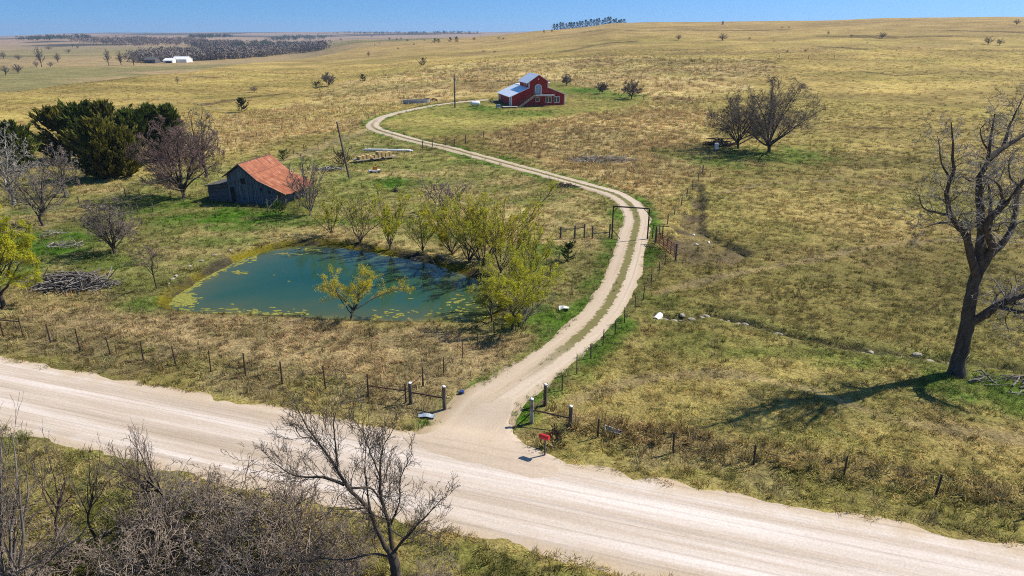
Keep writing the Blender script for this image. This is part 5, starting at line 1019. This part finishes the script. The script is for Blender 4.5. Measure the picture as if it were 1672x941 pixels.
wire('upper overhead wire from the left edge to the leaning pole', at_depth(-420, 470, 34), pA + np.array([0, 0, .1]), .8); wire('lower overhead wire from the left edge towards the barn gable', at_depth(-420, 500, 34), G(391, 300) + np.array([0, -1.2, 3.0]), .6); wire('overhead wire between the two utility poles', pA, pB + np.array([-.7, 0, 0]), 1.0)

# ------------------------------------------------------------------ loose things lying about
def stick_pile(label, cat, px, py, n, rx, ry, h, L, seed, m, r=.05, name='brush_pile'):
    rng = np.random.default_rng(seed); c = G(px, py); a = rng.uniform(0, 6.28, n); q = np.sqrt(rng.random(n)); p = np.column_stack([np.cos(a) * q * rx, np.sin(a) * q * ry, rng.uniform(.02, 1, n) * h * (1 - q * q * .85)]); d = norm(np.column_stack([rng.normal(.8, .5, n) * np.sign(rng.normal(size=n) + .6), rng.normal(0, .5, n), rng.normal(0, .16, n)]))
    l = L * rng.uniform(.4, 1.2, n)[:, None]; mid = p + rng.normal(0, .12, (n, 3)); mid[:, 2] = np.abs(mid[:, 2]) + .03; e0 = p - d * l / 2; e1 = p + d * l / 2; e0[:, 2] = np.maximum(e0[:, 2], .02); e1[:, 2] = np.maximum(e1[:, 2], .02)
    Pt = np.stack([e0, mid, e1], 1); Rd = (r * rng.uniform(.4, 1.3, n))[:, None] * np.array([1, .85, .5]); o = tubes(name, [(Pt, Rd)], M[m], None, [5]); o.location = c; return tag(o, label, cat)
stick_pile('big heap of grey cut branches left of the pond', 'brush pile', 122, 468, 260, 3.3, 1.3, 1.15, 2.6, 1, 'bark_grey', .055)
stick_pile('scatter of bleached white branches on bright grass', 'fallen branches', 108, 402, 30, 1.8, .9, .6, 1.6, 2, 'pale_bark', .045, 'fallen_branches')
stick_pile('loose bleached twigs near the brush pile', 'fallen branches', 90, 385, 16, 1.2, .6, .7, 1.3, 3, 'pale_bark', .035, 'fallen_branches')
stick_pile('fallen dead branches in the grass right of the huge old tree', 'fallen branches', 1645, 622, 26, 2.2, .8, .2, 1.4, 4, 'bark_grey', .05, 'fallen_branches')
stick_pile('bleached curved branch lying at the far right below the old tree', 'fallen branches', 1664, 642, 3, .4, .2, .15, 1.5, 5, 'pale_bark', .05, 'fallen_branches')
stick_pile('tangle of dark sticks under the tree pair beside the white bucket', 'brush pile', 1176, 238, 90, 2.6, 1.2, 1.6, 2.6, 6, 'bark', .08)
stick_pile('pale stack of grey brush in tall grass below the house hill', 'brush pile', 985, 262, 160, 5.5, 2.6, .7, 2.6, 7, 'pale_bark', .05)
stick_pile('heap of dead weeds beside the house drive culvert', 'brush pile', 925, 306, 60, 1.6, .8, .5, 1.2, 8, 'bark', .05)
stick_pile('old boards and poles lying along the far pond bank', 'driftwood', 730, 425, 14, 3.0, .8, .25, 2.2, 9, 'bark_grey', .07, 'driftwood')
stick_pile('rough pale debris against the dark bank behind the barn', 'brush pile', 540, 278, 60, 2.2, .9, .6, 1.8, 10, 'pale_bark', .05)

def rock(name, label, px, py, s, seed, m='stone', cat='rock', group=None):
    rng = np.random.default_rng(seed); import bmesh as _b; bm = _b.new(); _b.ops.create_icosphere(bm, subdivisions=2, radius=1)
    for v in bm.verts: v.co *= 1 + .35 * (float(vnoise(v.co.x * 2 + seed, v.co.y * 2 + v.co.z * 3, seed)) - .5); v.co = Vector((v.co.x * s[0], v.co.y * s[1], v.co.z * s[2]))
    me = bpy.data.meshes.new(name); bm.to_mesh(me); bm.free(); o = obj(name, me, M[m]); o.location = G(px, py) + np.array([0, 0, s[2] * .3]); o.rotation_euler = (0, 0, rng.uniform(0, 6)); return tag(o, label, cat, group)
rg = np.random.default_rng(9); ks = 0
for t in np.linspace(0, 1, 34):                  # stones showing along the drainage ditch
    k = t * (len(DITCH) - 3); i = int(k); q = DITCH[i] * (1 - (k - i)) + DITCH[i + 1] * (k - i); s = rg.uniform(.10, .26); o = rock('rock', 'pale flat stone among the stones lining the pasture ditch', 1000, 600, (s * 1.4, s, s * .6), 200 + ks, group='stones along the pasture ditch'); q = q + rg.normal(0, .22, 2); o.location = (q[0], q[1], ground_z(*q) + .05); ks += 1
for px, py in [(432, 397), (405, 402), (470, 385), (350, 418), (310, 437), (288, 452), (275, 466), (282, 458), (330, 428), (375, 411)]:
    s = rg.uniform(.10, .22); rock('rock', 'pale stone on the grassy edge of the pond', px, py - 1, (s * 1.3, s, s * .7), 300 + ks, group='stones on the pond edge'); ks += 1
for px, py, lb in [(1133, 377, 'small white stone on bare soil of the washed out bank'), (1138, 395, 'white stone at the foot of the washed out bank'), (1158, 389, 'lone pale stone right of centre on the bare soil')]:
    rock('rock', lb, px, py, (.18, .14, .12), 400 + ks, 'white_paint'); ks += 1

def culvert():
    a = G(1074, 517); r = thing('culvert_pipe', 'short white culvert pipe lying in the pasture ditch', 'pipe', tuple(a), R(60)); n = 16; V = []; F = []
    for x, rr in ((-.55, .24), (.55, .24), (.55, .19), (-.55, .19)): V += [(x, rr * math.cos(6.283 * k / n), .2 + rr * math.sin(6.283 * k / n)) for k in range(n)]
    for j in range(4): F += [(j * n + k, j * n + (k + 1) % n, ((j + 1) % 4) * n + (k + 1) % n, ((j + 1) % 4) * n + k) for k in range(n)]
    MB().add(V, F).build('barrel', M['white_paint'], r); b = MB(); b.box(-.6, -.75, 0, -.1, -.55, .25); b.build('end_block', M['stone'], r)
culvert()
def bucket(name, label, cat, px, py, r0, r1, h, m, pole_h=0):
    a = G(px, py); root = thing(name, label, cat, tuple(a)); b = MB(); b.tube((0, 0, pole_h), (0, 0, pole_h + h), r0, r1, 14); bo = b.build('body', M[m], root); b = MB(); b.tube((0, 0, pole_h + h - .06), (0, 0, pole_h + h + .01), r1 * 1.07, r1 * 1.07, 14); b.build('rim', M[m], bo)
    if pole_h: b = MB(); b.tube((0, 0, -.2), (0, 0, pole_h + .02), .06); b.build('post', M['post'], root)
bucket('bucket', 'small blue bucket in dry grass near the driveway mouth', 'bucket', 754, 643, .11, .13, .22, 'blue_plastic'); bucket('feed_bucket', 'white bucket on a post under the tree pair', 'bucket', 1169, 250, .32, .35, 1.0, 'white_paint', .7)
def sheet(name, label, cat, px, py, w, d, rz, m, h=.1, seed=1):
    a = G(px, py); n, k = 9, 7; V = []; F = []
    for j in range(k):
        for i in range(n): x = (i / (n - 1) - .5) * w; y = (j / (k - 1) - .5) * d; V.append((x, y, .06 + h * float(vnoise(x * 3 + seed, y * 3, seed))))
    F = [(j * n + i, j * n + i + 1, (j + 1) * n + i + 1, (j + 1) * n + i) for j in range(k - 1) for i in range(n - 1)]; o = MB().add(V, F).build(name, M[m]); md = o.modifiers.new('t', 'SOLIDIFY'); md.thickness = .02; o.location = a; o.rotation_euler = (0, 0, rz); return tag(o, label, cat)
sheet('plastic_sheet', 'crumpled blue grey sheet in the grass at the driveway corner', 'sheet', 697, 681, .95, .4, R(-10), 'grey_sheet', .16)
o = sheet('plastic_bag', 'white scrap lying in green grass beside the driveway', 'litter', 921, 507, .8, .5, 0, 'cloth', .3)
def banner():
    a = G(1002, 708); r = thing('fallen_banner', 'fallen blue and white banner lying in the pasture grass beside the fence', 'banner', tuple(a), R(-22)); r.scale = (.75, .75, .75); b = MB(); b.prism([(-.65, 0, .10), (.5, 0, .02), (.55, .2, .12), (-.7, .25, .30)], (0, .02, .03)); b.build('cloth', M['banner_blue'], r)
    b = MB(); b.tube((-.70, .26, .34), (.55, .21, .16), .03); b.tube((-.65, -.02, .13), (.5, -.02, .05), .028); b.tube((-.65, 0, .12), (-.70, .27, .38), .028); b.build('white_edge', M['white_paint'], r); b = MB(); b.tube((.2, .1, .2), (1.2, .28, .15), .02); b.tube((.72, .3, .1), (.8, .35, .75), .015); b.build('stake', M['red_gate'], r)
banner()
def tank():
    a = G(776, 174); r = thing('propane_tank', 'white propane tank lying on the lawn left of the red house', 'tank', tuple(a), R(20)); import bmesh as _b; bm = _b.new(); _b.ops.create_uvsphere(bm, u_segments=16, v_segments=10, radius=.55)
    for v in bm.verts: v.co = Vector((v.co.z + (.75 if v.co.z > 0 else -.75) if abs(v.co.z) > 1e-4 else 0, v.co.x, v.co.y + .8))
    me = bpy.data.meshes.new('shell'); bm.to_mesh(me); bm.free(); obj('shell', me, M['white_paint'], r, True); b = MB(); b.box(-.8, -.3, -.1, -.6, .3, .4); b.box(.6, -.3, -.1, .8, .3, .4); b.build('saddle', M['stone'], r); b = MB(); b.tube((0, 0, 1.3), (0, 0, 1.5), .16, n=10); b.build('valve_cover', M['grey_sheet'], r)
tank()
def bale_bed():
    a = G(612, 262); r = thing('lumber_stack', 'low trailer piled with yellow tan lumber and boxes beside the drive', 'trailer', tuple(a), R(38)); b = MB(); b.box(-3.6, -.9, .35, 3.6, .9, .5); b.build('deck', M['deck_wood'], r)
    rr = random.Random(3); b = MB()
    for i in range(9): x = -3.0 + i * .68; h = rr.uniform(.35, .9); b.box(x, -.7, .503, x + .5, rr.uniform(.2, .7), .5 + h)
    b.build('crate_load', M['tan_wood'], r)
    for x in (-1, 1):
        for y in (-.95, .95): w = MB(); w.tube((x, y - .1, .3), (x, y + .1, .3), .3, n=12); w.build('wheel', M['black_rubber_and_shade'], r)
    a = G(634, 247); o = MB(); o.box(-4.4, -.5, .05, 4.4, .5, .18); o.box(-4.2, -.35, .182, 4.0, .3, .3); o = o.build('plank_stack', M['cloth']); o.location = a; o.rotation_euler = (0, 0, R(-6)); tag(o, 'long white stack of boards on the grass beside the driveway bend', 'boards')
    a = G(612, 282); r = thing('lawn_roller', 'small orange machine with white deck on the grass below the trailer', 'machine', tuple(a), R(20)); b = MB(); b.prism([(-.9, -.4, .15), (.9, -.4, .15), (.8, -.4, .4), (-.8, -.4, .4)], (0, .8, 0)); b.build('deck', M['white_paint'], r); b = MB(); b.prism([(-.3, -.25, .405), (.4, -.25, .405), (.3, -.25, .9), (-.1, -.25, 1.0)], (0, .5, 0)); b.build('hood', M['orange'], r)
    for x in (-.6, .6):
        for y in (-.42, .42): w = MB(); w.tube((x, y - .08, .15), (x, y + .08, .15), .18, n=10); w.build('wheel', M['black_rubber_and_shade'], r)
bale_bed()
def feeder():
    a = G(680, 169); r = thing('stock_trough', 'low pale rimmed stock trough beside the house drive fence', 'trough', tuple(a), R(8)); n = 20; V = []; F = []
    for rx, ry, z in ((3.6, 1.5, 0), (3.7, 1.6, .9), (3.4, 1.35, .9), (3.3, 1.3, .2)): V += [(rx * math.cos(6.283 * k / n), ry * math.sin(6.283 * k / n), z) for k in range(n)]
    for j in range(3): F += [(j * n + k, j * n + (k + 1) % n, (j + 1) * n + (k + 1) % n, (j + 1) * n + k) for k in range(n)]
    F.append(tuple(3 * n + k for k in range(n))); MB().add(V, F).build('basin', M['grey_sheet'], r); b = MB(); rim = [(3.6 * math.cos(6.283 * k / n), 1.5 * math.sin(6.283 * k / n), .93) for k in range(n)]
    for k in range(n): b.tube(rim[k], rim[(k + 1) % n], .09)
    b.build('rim', M['deck_wood'], r)
    for i, (px, lb) in enumerate(((698, 'dark feed sack pile right of the stock trough'), (709, 'small dark lump farthest right of the stock trough'))): rock('feed_sack', lb, px, 165, (1.0, .6, .6), 500 + i, 'black_rubber_and_shade', 'sack')
feeder()
stick_pile('dead standing snag in the grass left of the wide grey bush', 'stump', 648, 313, 10, .3, .2, .9, .6, 15, 'bark', .10, 'stump')

# ------------------------------------------------------------------ the far country
FP = [tree('far_tree', 'x', 'tree', (0, 0, -60), 10, 9, 600 + k, 'far', twig_m=['twig', 'twig_grey', 'twig_dark'][k % 3], rmin=.05, mult=1.0) for k in range(3)]
FV = [tree('far_tree', 'x', 'tree', (0, 0, -60), 14, 8, 620 + k, 'poplar', twig_m=['twig_grey', 'twig'][k], rmin=.07) for k in range(2)]
FC = [cedar('x', (0, 0, -60), 8, 7, 640 + k, 'cedar_dark', n_br=50, leafn=16, name='far_cedar') for k in range(2)]
used = set(); rng = np.random.default_rng(31)
def far_tree(proto, px, pyb, pyt, wpx, label, group=None):
    b, h = px_h(px, pyb, pyt); h = abs(h); w = px_w(0, wpx, b); oh = {0: 10, 1: 14, 2: 8}[0 if proto in FP else 1 if proto in FV else 2]; ow = {10: 9, 14: 8, 8: 7}[oh]; s = (w / ow, w / ow, h / oh)
    if proto.name not in used: used.add(proto.name); proto.location = b; proto.scale = s; proto['label'] = label; o = proto
    else: o = dup(proto, b, rng.uniform(0, 6.28), s, label)
    if group: o['group'] = group
    elif 'group' in o: del o['group']
    return o
for k, (px, pb, pt, w, lb) in enumerate([(1108, 66, 55, 13, 'round far tree left of the wider one on the right hillside'), (1179, 67, 54, 21, 'wide round far tree on the right hillside below the skyline tank'), (1224, 65, 60, 6, 'small far bush right of the wide round hillside tree'), (1440, 63, 52, 19, 'flat topped far tree in a green hollow on the right hillside'), (1352, 57, 50, 6, 'small far tree above the hollow on the right hillside'), (1390, 61, 56, 7, 'dark far bush left of the green hollow'),
    (1613, 73, 59, 20, 'left one of two dark round trees at the right horizon field'), (1632, 74, 62, 16, 'right one of two dark round trees at the right horizon field'), (1660, 41, 31, 14, 'far tree breaking the hill line at the right edge'), (1285, 86, 81, 7, 'tan far bush in the upper right pasture'), (1315, 85, 80, 5, 'tiny dark far tree in the upper right pasture'), (602, 93, 83, 7, 'thin far tree alone on the golden field'), (415, 151, 139, 18, 'leafless bush on the left hillside below the field edge'), (290, 136, 125, 10, 'tiny leafless bush alone on the left golden field')]):
    far_tree(FP[k % 3], px, pb, pt, w, lb)
for k, (px, pb, pt, w) in enumerate([(710, 70, 63, 9), (716, 70, 64, 8), (735, 69, 61, 8), (746, 69, 60, 9), (774, 67, 60, 7), (557, 67, 62, 7), (607, 61, 57, 5), (636, 66, 60, 5), (648, 66, 62, 5), (655, 66, 60, 4), (665, 68, 63, 6), (541, 61, 57, 4), (569, 70, 67, 4), (612, 75, 72, 4), (650, 81, 77, 5), (693, 67, 64, 5), (814, 64, 60, 8), (822, 65, 61, 6), (676, 74, 71, 6), (790, 85, 82, 8), (808, 86, 83, 7), (620, 72, 69, 3), (530, 62, 59, 5), (1277, 46, 43, 6), (1288, 46, 43, 5), (1264, 68, 66, 6), (1416, 71, 69, 4), (1586, 73, 71, 5), (1500, 79, 77, 4)]):
    far_tree((FC if k < 4 else FP)[k % 2], px, pb, pt, w, 'dark speck of a tree far out on the open grassland', 'tiny trees dotted over the far grassland')
for k, (px, pb, pt, w, lb) in enumerate([(68, 110, 74, 16, 'tallest leafless valley tree at the far left'), (95, 103, 86, 14, 'smaller leafless valley tree right of the tallest one'), (178, 108, 79, 14, 'bare fan shaped tree left of the far farm'), (198, 107, 82, 15, 'second bare fan shaped tree left of the far farm'), (219, 107, 84, 17, 'leafless tree nearest the dark far farmhouse'), (60, 111, 98, 10, 'short crooked tree beside the tallest valley tree'), (6, 96, 83, 12, 'far valley bush at the extreme left edge'), (30, 98, 88, 16, 'wide grey bush in the left valley field'), (80, 82, 75, 14, 'low dark tree in the upper left field'), (112, 87, 79, 12, 'dark bush cluster in the upper left field'), (127, 80, 72, 6, 'slim tree right of the bush cluster in the upper left field'), (119, 78, 71, 4, 'thinnest tree in the upper left field'), (83, 110, 100, 12, 'grey scrub right of the tallest valley tree'), (30, 120, 104, 22, 'grey scrub on the crest at the far left'), (10, 123, 106, 20, 'leftmost grey scrub on the crest')]):
    far_tree((FV + FP)[k % 2 if pb - pt > 15 else 2 + k % 3], px, pb, pt, w, lb)
for k in range(26):                              # the dark row on the skyline
    px = 906 + k * 4.5 + rng.normal(0, .6); d = ray(px, 50); D_ = 880 + rng.normal(0, 8); q = np.array([d[0] / d[1] * D_, D_]); hh = rng.uniform(6.2, 9.0) * (1 if px < 1000 else .7); o = dup(FC[k % 2], (q[0], q[1], float(h_base(*q)) - .3), rng.uniform(0, 6), (.85, .85, hh / 8), 'dark tree of the tight row on the skyline hill'); o['group'] = 'trees of the dark row on the skyline'
far_tree(FC[0], 888, 54, 49, 5, 'lone dark tree on the skyline left of the tree row'); far_tree(FC[1], 901, 53, 48, 4, 'small dark tree just left of the skyline tree row')

def wood(label, polys, n, h, m, seed, name='far_wood', mix=None):
    """a distant leafless wood that reads as one mass: many twiggy crowns of loose small faces"""
    rng = np.random.default_rng(seed); V = []
    for poly in polys:
        poly = np.array(poly, float); lo, hi = poly.min(0), poly.max(0); k = 0
        while k < n:
            q = rng.uniform(lo, hi)
            if float(sdf_poly(np.array(q[0]), np.array(q[1]), poly)) < 0: continue
            k += 1; c = P(*q)
            if np.hypot(c[0], c[1]) < 480: continue
            hh = h * rng.uniform(.7, 1.25); w = hh * rng.uniform(.4, .65); nf = 46
            d = norm(rng.normal(size=(nf, 3))); rr = rng.uniform(.3, 1, (nf, 1)) ** .5; p = c + d * rr * np.array([w, w, hh * .42]) + np.array([0, 0, hh * .55]); a = norm(rng.normal(size=(nf, 3)) + np.array([0, 0, .8])); s = hh * .13; q2 = norm(np.cross(a, rng.normal(size=(nf, 3))))
            V.append(np.stack([p - a * s, p + q2 * s * .35, p + a * s, p - q2 * s * .35], 1).reshape(-1, 3)); tk = np.array([[c + (-.4, 0, 0), c + (.4, 0, 0), c + (.3, 0, hh * .5), c + (-.3, 0, hh * .5)], [c + (0, -.4, 0), c + (0, .4, 0), c + (0, .3, hh * .5), c + (0, -.3, hh * .5)]]); V.append(tk.reshape(-1, 3))
    V = np.concatenate(V); tag(obj(name, np_mesh(name, V, np.arange(len(V)).reshape(-1, 4), 4), M[m]), label, 'wood', kind='stuff')
wood('brown grey leafless wood round the far white farm', [[(205, 101), (235, 103), (300, 101), (400, 96), (470, 90), (535, 81), (520, 76), (400, 90), (300, 97)], [(205, 97), (235, 90), (300, 88), (420, 80), (520, 74), (540, 79), (430, 93), (330, 100), (300, 92), (235, 94)]], 620, 11, 'twig_grey', 1)
wood('blue grey far wood in the valley behind the farm', [[(110, 68), (150, 66), (230, 65), (330, 67), (345, 72), (300, 75), (200, 76), (150, 73)], [(300, 74), (400, 74), (340, 80)]], 330, 12, 'twig', 2)
wood('dark evergreen belt at the right end of the far valley wood', [[(375, 74), (420, 70), (480, 73), (530, 76), (500, 81), (430, 86), (390, 82)]], 260, 10, 'cedar_dark', 3)
wood('thin tree belts along the far plain', [[(25, 66), (60, 63), (150, 61), (150, 64), (60, 67)], [(310, 61), (380, 60), (380, 62), (310, 63)], [(470, 60), (540, 62), (520, 66), (430, 68)], [(540, 55), (780, 54.5), (780, 56), (540, 56.5)]], 90, 12, 'cedar_dark', 4)

def long_barn(name, label, cat, px0, px1, py, hpx, depth, roof, wall, openings=()):
    a, c = P(px0, py), P(px1, py); c = P(px0, py) * 0 + at_depth(px1, py, a[1]); W = float(np.hypot(*(c - a)[:2])); h = hpx / FPX * a[1]; r = thing(name, label, cat, (a[0], a[1], float(h_base(a[0], a[1]))), math.atan2(c[1] - a[1], c[0] - a[0])); e = h * .58
    b = MB(); b.prism([(0, 0, -1), (0, depth, -1), (0, depth, e), (0, depth / 2, h - .1), (0, 0, e)], (W, 0, 0)); b.build('wall', M[wall], r); b = MB(); b.prism([(-.5, -.6, e - .25), (-.5, depth / 2, h), (-.5, depth / 2, h + .2), (-.5, -.6, e - .05)], (W + 1, 0, 0)); b.prism([(-.5, depth + .6, e - .25), (-.5, depth / 2, h), (-.5, depth / 2, h + .2), (-.5, depth + .6, e - .05)], (W + 1, 0, 0)); b.build('roof', M[roof], r)
    for x0, x1, z1 in openings: b = MB(); b.box(W * x0, -.12, 0, W * x1, -.01, h * z1); b.build('door_opening_shade', M['black_rubber_and_shade'], r)  # black panel on the closed wall paints the dark of an open doorway
long_barn('farm_building', 'white open fronted shed of the far farm', 'shed', 267, 282, 103.5, 7.0, 14, 'white_paint', 'white_paint', [(.25, .9, .42)])
long_barn('farm_building', 'long white metal barn of the far farm', 'barn', 282, 305, 102.5, 8.5, 16, 'white_paint', 'white_paint')
long_barn('farm_house', 'dark far farmhouse left of the white sheds', 'house', 236, 254, 103.5, 9.0, 12, 'dark_wood', 'dark_wood', [(.3, .7, .3)])
def sky_tank():
    a = P(1180, 40.5); h = 2.8 / FPX * a[1] * 1.25; w = 3.2 / FPX * a[1]; r = thing('oil_tank', 'tiny grey tower tank on the right skyline', 'tank', tuple(a)); b = MB(); b.tube((-w / 4, 0, 0), (-w / 4, 0, h * 1.3), w * .22, n=10); b.tube((w / 4, 0, 0), (w / 4, 0, h * 1.3), w * .22, n=10); b.build('shell', M['grey_sheet'], r); b = MB(); b.box(-w * .3, -.2, h * 1.3, w * .3, .2, h * 1.38); b.build('walkway', M['dark_wood'], r)
sky_tank()

# ------------------------------------------------------------------ haze
b = MB(); b.box(-9800, -9800, -60, 9800, 9800, 90); hz = b.build('haze', None); tag(hz, kind='stuff')
m = bpy.data.materials.new('thin_air'); m.use_nodes = True; nt = m.node_tree; nt.nodes.remove(nt.nodes['Principled BSDF']); pv = nt.nodes.new('ShaderNodeVolumePrincipled'); pv.inputs['Density'].default_value = HAZE; pv.inputs['Color'].default_value = (.55, .74, 1, 1); pv.inputs['Anisotropy'].default_value = .2
nt.links.new(pv.outputs[0], nt.nodes['Material Output'].inputs['Volume']); hz.data.materials.append(m)
